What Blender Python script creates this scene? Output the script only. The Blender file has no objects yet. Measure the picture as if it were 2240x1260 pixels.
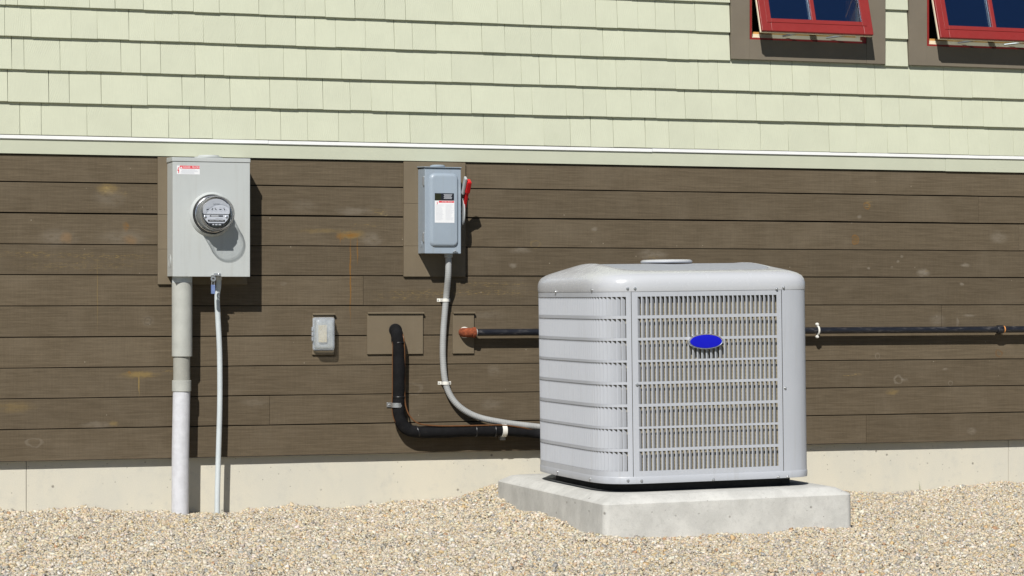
import bpy, bmesh, math, random
import numpy as np
from mathutils import Vector, Matrix

random.seed(7)
rng = np.random.default_rng(7)
R = math.radians
SC = bpy.context.scene
COL = SC.collection

# ------------------------------------------------------------------ camera
F = 5300.0                                   # focal length in pixels of a 2240 wide picture
TH = math.atan(F / 15600.0)                  # the wall runs away to the right by this angle
ST, CT = math.sin(TH), math.cos(TH)
CAMD = 10.6 * (CT + 1120 / F * ST)           # camera distance from the wall plane y = 0
CAMZ = 0.94
HOR = 651.0
cam_d = bpy.data.cameras.new("camera")
cam_d.sensor_width = 36.0
cam_d.lens = 36.0 * F / 2240.0
cam_d.shift_y = (HOR - 630.0) / 2240.0
cam_d.clip_start = 0.1
cam_d.clip_end = 500.0
cam = bpy.data.objects.new("camera", cam_d)
cam.location = (0, -CAMD, CAMZ)
cam.rotation_euler = (R(90), 0, -TH)
COL.objects.link(cam)
SC.camera = cam
SC.render.resolution_x, SC.render.resolution_y = 1024, 576

# ------------------------------------------------------------------ sky and sun
SUN = Vector((0.59, 1.0, -1.06)).normalized()      # the way the light travels
w = bpy.data.worlds.new("World")
SC.world = w
w.use_nodes = True
nt = w.node_tree
bg = nt.nodes["Background"]
sky = nt.nodes.new("ShaderNodeTexSky")
sky.sky_type = 'NISHITA'
sky.sun_disc = False
sky.sun_elevation = math.asin(-SUN.z)
sky.sun_rotation = math.atan2(-SUN.x, -SUN.y)
sky.air_density = 0.8
sky.dust_density = 0.1
sky.ozone_density = 3.0
sky.altitude = 1200
nt.links.new(sky.outputs[0], bg.inputs[0])
bg.inputs[1].default_value = 0.05
sl = bpy.data.lights.new("sun", 'SUN')
sl.energy = 5.0
sl.angle = R(0.5)
sl.color = (1.0, 0.965, 0.90)
so = bpy.data.objects.new("sun", sl)
so.rotation_euler = SUN.to_track_quat('-Z', 'Y').to_euler()
so.location = (-4, -8, 9)
COL.objects.link(so)
vs = SC.view_settings
vs.view_transform = 'Standard'
vs.look = 'None'
vs.exposure = 0.0
vs.gamma = 1.0
vs.use_curve_mapping = False


# ------------------------------------------------------------------ measuring helpers
def wx(px, d=0.0):
    """x on the plane y = -d for a picture column"""
    u = (px - 1120) / F
    t = (CAMD - d) / (CT - u * ST)
    return t * (ST + u * CT)


def at(px, py, d=0.0):
    u = (px - 1120) / F
    t = (CAMD - d) / (CT - u * ST)
    return Vector((t * (ST + u * CT), -d, CAMZ + (HOR - py) * t / F))


# ------------------------------------------------------------------ materials
def newmat(name):
    m = bpy.data.materials.new(name)
    m.use_nodes = True
    b = m.node_tree.nodes["Principled BSDF"]
    return m, m.node_tree, b


def N(nt, kind, **kw):
    n = nt.nodes.new(kind)
    for k, v in kw.items():
        if k.startswith('i_'):
            key = k[2:]
            key = int(key) if key.isdigit() else key.replace('_', ' ')
            n.inputs[key].default_value = v
        else:
            setattr(n, k, v)
    return n


def pos(nt):
    return N(nt, "ShaderNodeNewGeometry").outputs["Position"]


def mapping(nt, vec, scale=(1, 1, 1), rot=(0, 0, 0), loc=(0, 0, 0)):
    m = N(nt, "ShaderNodeMapping")
    m.inputs["Scale"].default_value = scale
    m.inputs["Rotation"].default_value = rot
    m.inputs["Location"].default_value = loc
    nt.links.new(vec, m.inputs["Vector"])
    return m.outputs[0]


def noise(nt, vec, scale=5, detail=4, rough=0.55, dist=0.0):
    n = N(nt, "ShaderNodeTexNoise")
    n.inputs["Scale"].default_value = scale
    n.inputs["Detail"].default_value = detail
    n.inputs["Roughness"].default_value = rough
    n.inputs["Distortion"].default_value = dist
    nt.links.new(vec, n.inputs["Vector"])
    return n.outputs["Fac"]


def ramp(nt, fac, a, b, lo=0.0, hi=1.0):
    m = N(nt, "ShaderNodeMapRange")
    m.interpolation_type = 'SMOOTHSTEP'
    m.inputs["From Min"].default_value = a
    m.inputs["From Max"].default_value = b
    m.inputs["To Min"].default_value = lo
    m.inputs["To Max"].default_value = hi
    nt.links.new(fac, m.inputs["Value"])
    return m.outputs[0]


def math_(nt, op, a, b=None, clamp=False):
    m = N(nt, "ShaderNodeMath", operation=op)
    m.use_clamp = clamp
    for i, v in enumerate((a, b)):
        if v is None:
            continue
        if isinstance(v, (int, float)):
            m.inputs[i].default_value = v
        else:
            nt.links.new(v, m.inputs[i])
    return m.outputs[0]


def mixc(nt, fac, a, b, blend='MIX'):
    m = N(nt, "ShaderNodeMix", data_type='RGBA', blend_type=blend)
    for i, v in ((0, fac), (6, a), (7, b)):
        if isinstance(v, (int, float)):
            m.inputs[i].default_value = v
        elif isinstance(v, tuple):
            m.inputs[i].default_value = (*v, 1)
        else:
            nt.links.new(v, m.inputs[i])
    return m.outputs[2]


def scalec(nt, col, fac):
    """colour times a scalar socket"""
    v = N(nt, "ShaderNodeVectorMath", operation='SCALE')
    if isinstance(col, tuple):
        v.inputs[0].default_value = col
    else:
        nt.links.new(col, v.inputs[0])
    if isinstance(fac, (int, float)):
        v.inputs["Scale"].default_value = fac
    else:
        nt.links.new(fac, v.inputs["Scale"])
    return v.outputs[0]


def bump(nt, b, h, strength=0.2, dist=0.002):
    n = N(nt, "ShaderNodeBump")
    n.inputs["Strength"].default_value = strength
    n.inputs["Distance"].default_value = dist
    nt.links.new(h, n.inputs["Height"])
    nt.links.new(n.outputs[0], b.inputs["Normal"])


def objrand(nt):
    return N(nt, "ShaderNodeObjectInfo").outputs["Random"]


def simple(name, col, rough=0.5, metal=0.0, var=0.06, vscale=9.0, bmp=0.0, bscale=200.0, spec=0.5, coat=0.0, grime=0.0):
    m, t, b = newmat(name)
    p = pos(t)
    n = noise(t, p, vscale, 5, 0.6)
    t.links.new(scalec(t, col, ramp(t, n, 0.25, 0.75, 1 - var, 1 + var)), b.inputs["Base Color"])
    if grime:
        st = noise(t, mapping(t, p, (1, 1, 0.05)), 42, 4, 0.6)
        sp = noise(t, p, 480, 2, 0.5)
        k = math_(t, 'MULTIPLY', ramp(t, st, 0.52, 0.78), grime)
        k = math_(t, 'MAXIMUM', k, math_(t, 'MULTIPLY', ramp(t, sp, 0.70, 0.76), grime * 1.6))
        old = b.inputs["Base Color"].links[0].from_socket
        t.links.new(mixc(t, k, old, (0.26, 0.235, 0.19)), b.inputs["Base Color"])
    n2 = noise(t, p, vscale * 6, 3, 0.6)
    t.links.new(ramp(t, n2, 0.3, 0.7, max(0.02, rough - 0.06), min(1, rough + 0.06)), b.inputs["Roughness"])
    b.inputs["Metallic"].default_value = metal
    b.inputs["Specular IOR Level"].default_value = spec
    b.inputs["Coat Weight"].default_value = coat
    if bmp:
        bump(t, b, noise(t, p, bscale, 3, 0.6), bmp, 0.001)
    return m


def stains(t, col, items, jitter=0.012):
    """items: (px, py, rx_px, rz_px, colour, strength, speckle) ; marks that sit at their own place on the wall"""
    p = pos(t)
    nz = N(t, "ShaderNodeTexNoise")
    nz.inputs["Scale"].default_value = 26
    nz.inputs["Detail"].default_value = 5
    t.links.new(p, nz.inputs["Vector"])
    off = N(t, "ShaderNodeVectorMath", operation='SUBTRACT')
    t.links.new(nz.outputs["Color"], off.inputs[0])
    off.inputs[1].default_value = (0.5, 0.5, 0.5)
    spk = ramp(t, noise(t, mapping(t, p, (0.22, 1, 1.6)), 150, 5, 0.75), 0.50, 0.66)
    soft = ramp(t, noise(t, mapping(t, p, (0.40, 1, 1.2)), 55, 6, 0.7), 0.28, 0.58)
    for (px, py, rx, rz, c, k, sp) in items:
        q = at(px, py, 0)
        sc = 10.9 / F if px < 1120 else 12.0 / F
        rx, rz = rx * sc, rz * sc
        jit = min(jitter, 1.3 * min(rx, rz))
        ja = N(t, "ShaderNodeVectorMath", operation='SCALE')
        t.links.new(off.outputs[0], ja.inputs[0])
        ja.inputs["Scale"].default_value = jit * 2.2
        jb = N(t, "ShaderNodeVectorMath", operation='ADD')
        t.links.new(p, jb.inputs[0])
        t.links.new(ja.outputs[0], jb.inputs[1])
        mp = mapping(t, jb.outputs[0], (1 / rx, 0.0, 1 / rz), (0, 0, 0), (-q.x / rx, 0, -q.z / rz))
        ln = N(t, "ShaderNodeVectorMath", operation='LENGTH')
        t.links.new(mp, ln.inputs[0])
        if sp == 2:      # a ring: knot
            a = ramp(t, ln.outputs["Value"], 0.55, 0.85)
            bb = ramp(t, ln.outputs["Value"], 0.9, 1.2, 1, 0)
            mask = math_(t, 'MULTIPLY', math_(t, 'MULTIPLY', a, bb), math_(t, 'MULTIPLY', soft, 0.75))
        else:
            mask = ramp(t, ln.outputs["Value"], 0.25, 1.15, 1, 0)
            if sp != 3:
                mask = math_(t, 'MULTIPLY', mask, spk if sp == 1 else soft)
        mask = math_(t, 'MULTIPLY', mask, k)
        col = mixc(t, mask, col, c)
    return col


def wood_mat(row_top, row_bot):
    """stain and marks of one course of boards (picture rows at the left edge)"""
    m, t, b = newmat("brown_stained_board")
    p = pos(t)
    r = objrand(t)
    jump = N(t, "ShaderNodeCombineXYZ")
    t.links.new(math_(t, 'MULTIPLY', r, 37.0), jump.inputs[0])
    t.links.new(math_(t, 'MULTIPLY', r, 11.0), jump.inputs[2])
    pv = N(t, "ShaderNodeVectorMath", operation='ADD')
    t.links.new(p, pv.inputs[0])
    t.links.new(jump.outputs[0], pv.inputs[1])
    pv = pv.outputs[0]
    grain = noise(t, mapping(t, pv, (1.2, 1, 26)), 5, 7, 0.68, 0.6)
    fine = noise(t, mapping(t, pv, (4, 1, 60)), 12, 4, 0.7)
    saw = noise(t, mapping(t, pv, (150, 1, 6)), 1.0, 3, 0.6)
    cloud = noise(t, pv, 3.2, 5, 0.6, 0.4)
    base = mixc(t, ramp(t, grain, 0.3, 0.72), (0.090, 0.0695, 0.0445), (0.131, 0.1025, 0.068))
    base = mixc(t, ramp(t, cloud, 0.45, 0.75, 0, 0.45), base, (0.156, 0.126, 0.088))
    base = scalec(t, base, ramp(t, fine, 0.3, 0.7, 0.94, 1.06))
    base = scalec(t, base, ramp(t, saw, 0.3, 0.7, 0.955, 1.045))
    base = scalec(t, base, ramp(t, r, 0, 1, 0.92, 1.08))
    # sparse pale flecks of filler and nail heads
    vo = N(t, "ShaderNodeTexVoronoi")
    vo.inputs["Scale"].default_value = 16
    t.links.new(pv, vo.inputs["Vector"])
    fl = math_(t, 'MULTIPLY', ramp(t, vo.outputs["Distance"], 0.030, 0.055, 1, 0),
               ramp(t, N_sep(t, vo.outputs["Color"]), 0.72, 0.74))
    base = mixc(t, math_(t, 'MULTIPLY', fl, 0.45), base, (0.42, 0.37, 0.29))
    YEL, ORA, PAL, DRK = (0.25, 0.175, 0.065), (0.20, 0.100, 0.026), (0.205, 0.176, 0.138), (0.045, 0.033, 0.020)
    items = [
        (236, 414, 26, 14, YEL, .75, 0), (232, 412, 8, 12, (.5, .38, .16), .8, 1), (268, 424, 14, 7, YEL, .6, 1),
        (275, 496, 8, 12, ORA, .95, 0), (145, 520, 16, 14, ORA, .8, 0), (285, 524, 18, 12, ORA, .75, 0),
        (128, 520, 50, 22, PAL, .45, 0), (270, 520, 60, 20, PAL, .4, 0), (320, 528, 10, 8, YEL, .6, 1),
        (130, 558, 190, 7, YEL, .75, 1), (170, 580, 170, 14, YEL, .55, 1), (60, 552, 60, 5, YEL, .7, 1), (250, 562, 100, 8, YEL, .7, 1),
        (238, 432, 40, 24, PAL, .35, 0),
        (768, 514, 36, 12, YEL, .85, 0), (770, 514, 22, 9, ORA, .95, 0), (745, 516, 14, 10, ORA, .6, 0), (800, 492, 40, 7, YEL, .7, 1), (700, 505, 55, 7, YEL, .35, 0),
        (766.5, 605, 2.2, 112, ORA, .95, 3), (782, 548, 1.8, 36, ORA, .8, 3), (744, 520, 1.6, 16, ORA, .6, 3), (767, 575, 3, 30, ORA, .5, 1),
        (812, 524, 30, 20, PAL, .5, 0), (826, 462, 26, 8, YEL, .8, 1), (838, 468, 10, 6, (.45, .35, .16), .8, 1), (775, 462, 50, 12, PAL, .5, 0),
        (665, 450, 40, 18, PAL, .25, 0),
        (980, 640, 210, 9, YEL, .8, 1), (900, 650, 120, 12, YEL, .55, 1), (1080, 622, 110, 8, YEL, .65, 1), (1110, 640, 70, 12, YEL, .6, 1),
        (305, 820, 48, 9, YEL, .7, 0), (370, 812, 30, 4, YEL, .6, 1), (304, 838, 1.8, 30, YEL, .9, 3), (213, 640, 1.2, 90, YEL, .4, 3), (283, 816, 5, 4, ORA, .7, 0),
        (323, 702, 9, 8, DRK, .8, 2), (323, 702, 16, 14, PAL, .35, 0),
        (212, 930, 40, 10, PAL, .45, 0), (248, 926, 12, 8, YEL, .5, 0), (30, 890, 50, 16, YEL, .3, 0), (75, 968, 18, 9, PAL, .6, 2),
        (1172, 534, 12, 8, YEL, .35, 2), (1138, 548, 26, 7, PAL, .6, 0), (1122, 580, 10, 6, PAL, .7, 0), (1300, 502, 10, 5, PAL, .8, 0),
        (1428, 556, 40, 12, PAL, .6, 0), (1428, 565, 16, 7, YEL, .8, 1),
        (1900, 446, 13, 10, (.42, .30, .11), .95, 1), (1896, 449, 8, 8, ORA, .9, 2), (1880, 474, 8, 6, PAL, .7, 0),
        (1871, 525, 9, 9, ORA, .9, 2), (1871, 525, 8, 8, (.17, .095, .03), .7, 0),
        (2020, 597, 17, 11, PAL, .95, 0), (2028, 592, 6, 5, YEL, .8, 1), (2112, 580, 14, 5, PAL, .8, 0), (2185, 520, 26, 16, PAL, .55, 0),
        (1972, 560, 5, 4, PAL, .8, 0), (1964, 572, 4, 4, PAL, .8, 0), (1951, 584, 4, 4, PAL, .8, 0), (1900, 586, 4, 3, PAL, .8, 0),
        (2105, 621, 6, 4, PAL, .8, 0), (2050, 700, 22, 16, PAL, .45, 0), (2120, 690, 18, 4, PAL, .7, 0), (2094, 705, 4, 12, PAL, .7, 0),
        (2185, 774, 9, 8, (.14, .075, .03), .9, 2), (1919, 779, 6, 7, PAL, .8, 2), (1965, 830, 11, 9, PAL, .8, 2), (1978, 830, 10, 5, PAL, .6, 0),
        (2079, 838, 6, 6, PAL, .7, 2), (1952, 858, 20, 7, YEL, .5, 0), (1865, 820, 30, 2.5, (.4, .27, .08), .8, 1), (2068, 808, 9, 3, PAL, .7, 0),
        (2125, 942, 14, 9, PAL, .6, 0), (1080, 810, 18, 18, PAL, .35, 0), (905, 850, 20, 14, PAL, .4, 2), (900, 700, 30, 16, PAL, .3, 0),
        (1060, 690, 60, 10, PAL, .3, 0), (1075, 885, 30, 18, PAL, .35, 0), (620, 620, 10, 6, PAL, .5, 0), (560, 880, 40, 14, PAL, .25, 0),
    ]
    lo_z, hi_z = at(0, row_bot).z, at(0, row_top).z
    items = [q for q in items if at(q[0], q[1] + q[3] * 1.1).z < hi_z and at(q[0], q[1] - q[3] * 1.1).z > lo_z]
    base = stains(t, base, items)
    t.links.new(base, b.inputs["Base Color"])
    b.inputs["Roughness"].default_value = 0.85
    b.inputs["Specular IOR Level"].default_value = 0.2
    h = math_(t, 'ADD', math_(t, 'ADD', grain, math_(t, 'MULTIPLY', saw, 0.55)), math_(t, 'MULTIPLY', fine, 0.5))
    bump(t, b, h, 0.32, 0.0012)
    return m


def N_sep(t, colsock):
    s = N(t, "ShaderNodeSeparateColor")
    t.links.new(colsock, s.inputs[0])
    return s.outputs[0]


def shingle_mat():
    m, t, b = newmat("pale_green_shingle_paint")
    p = pos(t)
    r = objrand(t)
    jump = N(t, "ShaderNodeCombineXYZ")
    t.links.new(math_(t, 'MULTIPLY', r, 61.0), jump.inputs[0])
    t.links.new(math_(t, 'MULTIPLY', r, 23.0), jump.inputs[2])
    pv = N(t, "ShaderNodeVectorMath", operation='ADD')
    t.links.new(p, pv.inputs[0])
    t.links.new(jump.outputs[0], pv.inputs[1])
    pv = pv.outputs[0]
    rot = N(t, "ShaderNodeVectorRotate", rotation_type='Y_AXIS')
    t.links.new(pv, rot.inputs["Vector"])
    t.links.new(ramp(t, r, 0, 1, -0.38, 0.22), rot.inputs["Angle"])
    wv = N(t, "ShaderNodeTexWave", wave_type='BANDS', bands_direction='X')
    wv.inputs["Scale"].default_value = 34
    wv.inputs["Distortion"].default_value = 5.5
    wv.inputs["Detail"].default_value = 3
    wv.inputs["Detail Scale"].default_value = 0.35
    t.links.new(mapping(t, rot.outputs[0], (1, 1, 0.22)), wv.inputs["Vector"])
    fine = noise(t, mapping(t, rot.outputs[0], (60, 1, 3.5)), 4, 4, 0.6)
    cl = noise(t, pv, 7, 4, 0.6)
    c = scalec(t, (0.566, 0.586, 0.458), ramp(t, r, 0, 1, 0.975, 1.02))
    c = scalec(t, c, ramp(t, cl, 0.3, 0.7, 0.975, 1.02))
    c = scalec(t, c, ramp(t, fine, 0.3, 0.7, 0.975, 1.015))
    c = mixc(t, ramp(t, noise(t, pv, 4.5, 5, 0.65), 0.62, 0.8, 0, 0.25), c, (0.44, 0.47, 0.33))
    t.links.new(c, b.inputs["Base Color"])
    b.inputs["Roughness"].default_value = 0.75
    b.inputs["Specular IOR Level"].default_value = 0.25
    amp = ramp(t, noise(t, pv, 9, 2, 0.5), 0.42, 0.62, 0.15, 1.0)
    h = math_(t, 'ADD', math_(t, 'MULTIPLY', wv.outputs["Fac"], amp), math_(t, 'MULTIPLY', fine, 0.6))
    bump(t, b, h, 0.26, 0.0013)
    return m


def concrete(name, ca, cb, dark, scale=3.0, streak=False, holes=0.12):
    m, t, b = newmat(name)
    p = pos(t)
    big = noise(t, mapping(t, p, (1, 1, 0.45 if streak else 1)), scale, 6, 0.6, 0.3)
    col = mixc(t, ramp(t, big, 0.32, 0.68), ca, cb)
    mott = noise(t, p, scale * 6, 8, 0.72)
    col = mixc(t, ramp(t, mott, 0.5, 0.75, 0, 0.5), col, dark)
    sand = noise(t, p, 350, 2, 0.6)
    col = scalec(t, col, ramp(t, sand, 0.3, 0.7, 0.94, 1.06))
    vo = N(t, "ShaderNodeTexVoronoi")
    vo.inputs["Scale"].default_value = 17
    t.links.new(p, vo.inputs["Vector"])
    dd = math_(t, 'ADD', vo.outputs["Distance"], math_(t, 'MULTIPLY', noise(t, p, 90, 3), 0.06))
    keep = ramp(t, N_sep(t, vo.outputs["Color"]), 0.60, 0.62)
    hole = math_(t, 'MULTIPLY', ramp(t, dd, holes * 0.55, holes, 1, 0), keep)
    vo2 = N(t, "ShaderNodeTexVoronoi")
    vo2.inputs["Scale"].default_value = 55
    t.links.new(p, vo2.inputs["Vector"])
    hole2 = math_(t, 'MULTIPLY', ramp(t, vo2.outputs["Distance"], 0.08, 0.17, 1, 0), ramp(t, N_sep(t, vo2.outputs["Color"]), 0.86, 0.87))
    hole = math_(t, 'MAXIMUM', hole, hole2)
    col = mixc(t, math_(t, 'MULTIPLY', hole, 0.7), col, (0.16, 0.15, 0.13))
    t.links.new(col, b.inputs["Base Color"])
    b.inputs["Roughness"].default_value = 0.9
    b.inputs["Specular IOR Level"].default_value = 0.2
    h = math_(t, 'SUBTRACT', math_(t, 'ADD', math_(t, 'MULTIPLY', mott, 0.4), math_(t, 'MULTIPLY', sand, 0.25)), hole)
    bump(t, b, h, 0.45, 0.003)
    return m


def gravel_mat():
    m, t, b = newmat("gravel_bed")
    p = pos(t)
    vo = N(t, "ShaderNodeTexVoronoi")
    vo.inputs["Scale"].default_value = 80
    t.links.new(p, vo.inputs["Vector"])
    v = N_sep(t, vo.outputs["Color"])
    c = mixc(t, ramp(t, v, 0.1, 0.9), (0.22, 0.20, 0.165), (0.62, 0.54, 0.40))
    sx = N(t, "ShaderNodeSeparateXYZ")
    t.links.new(p, sx.inputs[0])
    edge = math_(t, 'ADD', sx.outputs[1], math_(t, 'MULTIPLY', noise(t, p, 3, 5), 0.6))
    added_lawn = mixc(t, ramp(t, noise(t, p, 30, 5), 0.3, 0.7), (0.022, 0.038, 0.010), (0.055, 0.075, 0.022))
    c = mixc(t, ramp(t, edge, -3.95, -3.75, 1, 0), c, added_lawn)      # dark grass added out of view past the gravel, to cut bounced light
    t.links.new(c, b.inputs["Base Color"])
    b.inputs["Roughness"].default_value = 0.95
    bump(t, b, vo.outputs["Distance"], 0.8, 0.01)
    return m


def stone_mat():
    m, t, b = newmat("gravel_stone")
    a = N(t, "ShaderNodeAttribute", attribute_name="stone_color")
    n = noise(t, pos(t), 260, 3, 0.6)
    t.links.new(scalec(t, a.outputs["Color"], ramp(t, n, 0.3, 0.7, 0.86, 1.1)), b.inputs["Base Color"])
    b.inputs["Roughness"].default_value = 0.75
    b.inputs["Specular IOR Level"].default_value = 0.3
    return m


def clear_mat(name, tint, gloss_rough=0.02, body=0.0, bodycol=(0.8, 0.82, 0.85), ior=1.45, refl=(1, 1, 1)):
    m = bpy.data.materials.new(name)
    m.use_nodes = True
    t = m.node_tree
    t.nodes.clear()
    out = N(t, "ShaderNodeOutputMaterial")
    tr = N(t, "ShaderNodeBsdfTransparent")
    tr.inputs[0].default_value = (*tint, 1)
    gl = N(t, "ShaderNodeBsdfGlossy")
    gl.inputs["Roughness"].default_value = gloss_rough
    gl.inputs["Color"].default_value = (*refl, 1)
    lw = N(t, "ShaderNodeLayerWeight")
    fz = math_(t, 'POWER', lw.outputs["Facing"], 5.0)
    fz = math_(t, 'ADD', math_(t, 'MULTIPLY', fz, 0.85), ((ior - 1) / (ior + 1)) ** 2)
    src = tr.outputs[0]
    if body:
        df = N(t, "ShaderNodeBsdfPrincipled")
        df.inputs["Base Color"].default_value = (*bodycol, 1)
        df.inputs["Roughness"].default_value = 0.35
        mx0 = N(t, "ShaderNodeMixShader")
        nn = ramp(t, noise(t, pos(t), 40, 3), 0.3, 0.7, body * 0.8, min(1, body * 1.2))
        t.links.new(nn, mx0.inputs[0])
        t.links.new(tr.outputs[0], mx0.inputs[1])
        t.links.new(df.outputs[0], mx0.inputs[2])
        src = mx0.outputs[0]
    mx = N(t, "ShaderNodeMixShader")
    t.links.new(fz, mx.inputs[0])
    t.links.new(src, mx.inputs[1])
    t.links.new(gl.outputs[0], mx.inputs[2])
    t.links.new(mx.outputs[0], out.inputs[0])
    return m


def coil_mat():
    m, t, b = newmat("coil_fins")
    p = pos(t)
    wv = N(t, "ShaderNodeTexWave", wave_type='BANDS', bands_direction='Z')
    wv.inputs["Scale"].default_value = 55
    wv.inputs["Distortion"].default_value = 0.6
    wv.inputs["Detail"].default_value = 1
    t.links.new(p, wv.inputs["Vector"])
    n = noise(t, p, 30, 4, 0.6)
    c = mixc(t, ramp(t, wv.outputs["Fac"], 0.3, 0.7), (0.20, 0.175, 0.12), (0.46, 0.41, 0.305))
    c = scalec(t, c, ramp(t, n, 0.3, 0.7, 0.85, 1.1))
    t.links.new(c, b.inputs["Base Color"])
    b.inputs["Roughness"].default_value = 0.6
    b.inputs["Metallic"].default_value = 0.1
    return m


def pipe_mat():
    m, t, b = newmat("black_iron_pipe")
    p = pos(t)
    n = noise(t, mapping(t, p, (6, 20, 20)), 3, 5, 0.65)
    c = mixc(t, ramp(t, n, 0.52, 0.75), (0.012, 0.013, 0.018), (0.075, 0.07, 0.07))
    t.links.new(c, b.inputs["Base Color"])
    t.links.new(ramp(t, n, 0.3, 0.7, 0.28, 0.5), b.inputs["Roughness"])
    bump(t, b, n, 0.15, 0.001)
    return m


def rust_mat():
    m, t, b = newmat("rusted_elbow")
    p = pos(t)
    n = noise(t, p, 90, 5, 0.7)
    c = mixc(t, ramp(t, n, 0.3, 0.75), (0.13, 0.028, 0.010), (0.34, 0.085, 0.03))
    t.links.new(c, b.inputs["Base Color"])
    b.inputs["Roughness"].default_value = 0.95
    bump(t, b, n, 0.5, 0.002)
    return m


def flex_mat():
    m, t, b = newmat("grey_flexible_conduit")
    p = pos(t)
    t.links.new(scalec(t, (0.36, 0.37, 0.37), ramp(t, noise(t, p, 20, 4), 0.3, 0.7, 0.92, 1.06)), b.inputs["Base Color"])
    b.inputs["Roughness"].default_value = 0.5
    return m


M = {}
M['shingle'] = shingle_mat()
M['band'] = simple("pale_green_band_paint", (0.515, 0.535, 0.420), 0.6, var=0.03, vscale=5, bmp=0.08, bscale=120)
M['flash'] = simple("white_flashing", (0.85, 0.86, 0.86), 0.4, var=0.03, vscale=6)
M['found'] = concrete("foundation_concrete", (0.565, 0.55, 0.48), (0.635, 0.60, 0.50), (0.48, 0.475, 0.43), 2.6, True, 0.16)
M['padc'] = concrete("pad_concrete", (0.49, 0.488, 0.465), (0.595, 0.592, 0.565), (0.34, 0.34, 0.315), 9.0, False, 0.16)
M['panel'] = simple("brown_panel_paint", (0.165, 0.132, 0.088), 0.65, var=0.05, vscale=8, bmp=0.06, bscale=150, spec=0.3, grime=0.10)
M['casing'] = simple("brown_casing_paint", (0.175, 0.150, 0.115), 0.6, var=0.05, vscale=6, bmp=0.06, bscale=140, spec=0.3, grime=0.10)
M['dark'] = simple("dark_backing", (0.012, 0.011, 0.010), 0.95, var=0.1)
M['red'] = simple("red_window_paint", (0.245, 0.021, 0.019), 0.5, var=0.05, vscale=12, spec=0.4)
M['cream'] = simple("cream_vinyl", (0.72, 0.64, 0.49), 0.5, var=0.04)
M['warmwood'] = simple("honey_wood", (0.55, 0.30, 0.09), 0.5, var=0.15, vscale=25)
M['glass'] = clear_mat("window_glass", (0.72, 0.78, 0.80), 0.0, ior=3.6, refl=(0.50, 0.70, 1.0))
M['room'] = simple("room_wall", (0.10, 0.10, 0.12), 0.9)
M['bluegrid'] = simple("dark_blue_blind", (0.02, 0.03, 0.075), 0.8)
M['metalgrey'] = simple("light_grey_enamel", (0.475, 0.50, 0.495), 0.38, var=0.02, vscale=5, spec=0.4, grime=0.16)
M['bluegrey'] = simple("blue_grey_enamel", (0.305, 0.362, 0.425), 0.36, var=0.03, vscale=6, spec=0.45, grime=0.16)
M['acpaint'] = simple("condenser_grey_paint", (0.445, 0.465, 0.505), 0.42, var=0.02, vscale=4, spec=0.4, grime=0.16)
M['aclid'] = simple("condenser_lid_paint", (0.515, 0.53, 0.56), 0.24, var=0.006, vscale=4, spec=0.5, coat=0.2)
M['acgrille'] = simple("condenser_top_grille", (0.33, 0.35, 0.39), 0.5, var=0.02)
M['coil'] = coil_mat()
M['base'] = simple("condenser_base_pan", (0.018, 0.018, 0.018), 0.9)
M['badge'] = simple("blue_badge", (0.008, 0.010, 0.50), 0.35, var=0.02, spec=0.3)
M['silver'] = simple("polished_silver", (0.78, 0.79, 0.82), 0.22, metal=0.9, var=0.04)
M['steel'] = simple("zinc_steel", (0.55, 0.56, 0.57), 0.35, metal=0.8, var=0.08, vscale=40)
M['pvcgrey'] = simple("weathered_grey_pvc", (0.42, 0.43, 0.40), 0.6, var=0.09, vscale=14, grime=0.10)
M['pvcdark'] = simple("dull_grey_pvc", (0.34, 0.34, 0.305), 0.6, var=0.08, vscale=14)
M['pvcwhite'] = simple("white_pvc", (0.60, 0.61, 0.65), 0.5, var=0.08, vscale=38, grime=0.10)
M['pvcblue'] = simple("pale_conduit", (0.56, 0.61, 0.63), 0.5, var=0.06, vscale=20)
M['flex'] = flex_mat()
M['foam'] = simple("black_foam_insulation", (0.009, 0.009, 0.010), 0.9, var=0.25, vscale=30, bmp=0.4, bscale=110, spec=0.15)
M['blackp'] = simple("black_plastic", (0.010, 0.010, 0.012), 0.4)
M['copper'] = simple("orange_brown_cable", (0.135, 0.056, 0.018), 0.5, var=0.15, vscale=40)
M['pipe'] = pipe_mat()
M['rust'] = rust_mat()
M['whitep'] = simple("white_plastic", (0.74, 0.73, 0.68), 0.45, var=0.05)
M['ivory'] = simple("ivory_plastic", (0.72, 0.60, 0.36), 0.45, var=0.05)
M['label'] = simple("white_label_print", (0.80, 0.81, 0.83), 0.5, var=0.02)
M['labelred'] = simple("red_label_print", (0.72, 0.045, 0.065), 0.5, var=0.03)
M['labelgrey'] = simple("grey_label_print", (0.56, 0.58, 0.63), 0.5, var=0.03)
M['labelblack'] = simple("black_label_print", (0.012, 0.013, 0.018), 0.4)
M['olive'] = simple("olive_label_print", (0.020, 0.022, 0.006), 0.4)
M['redp'] = simple("red_handle_plastic", (0.56, 0.008, 0.012), 0.35, var=0.05, spec=0.5)
M['handlegrey'] = simple("grey_handle_metal", (0.42, 0.44, 0.45), 0.4, var=0.05)
M['brass'] = simple("blue_lock_body", (0.22, 0.30, 0.55), 0.3, metal=0.3, var=0.1, vscale=60)
M['meterglass'] = clear_mat("meter_glass", (0.90, 0.91, 0.92), 0.01, ior=1.5)
M['bezel'] = clear_mat("meter_bezel", (0.93, 0.93, 0.92), 0.05, body=0.14, bodycol=(0.62, 0.61, 0.57))
M['meterface'] = simple("meter_face", (0.62, 0.64, 0.70), 0.35, var=0.03)
M['meterinner'] = simple("meter_inner_metal", (0.16, 0.16, 0.155), 0.3, metal=0.6, var=0.1, vscale=50)
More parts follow.
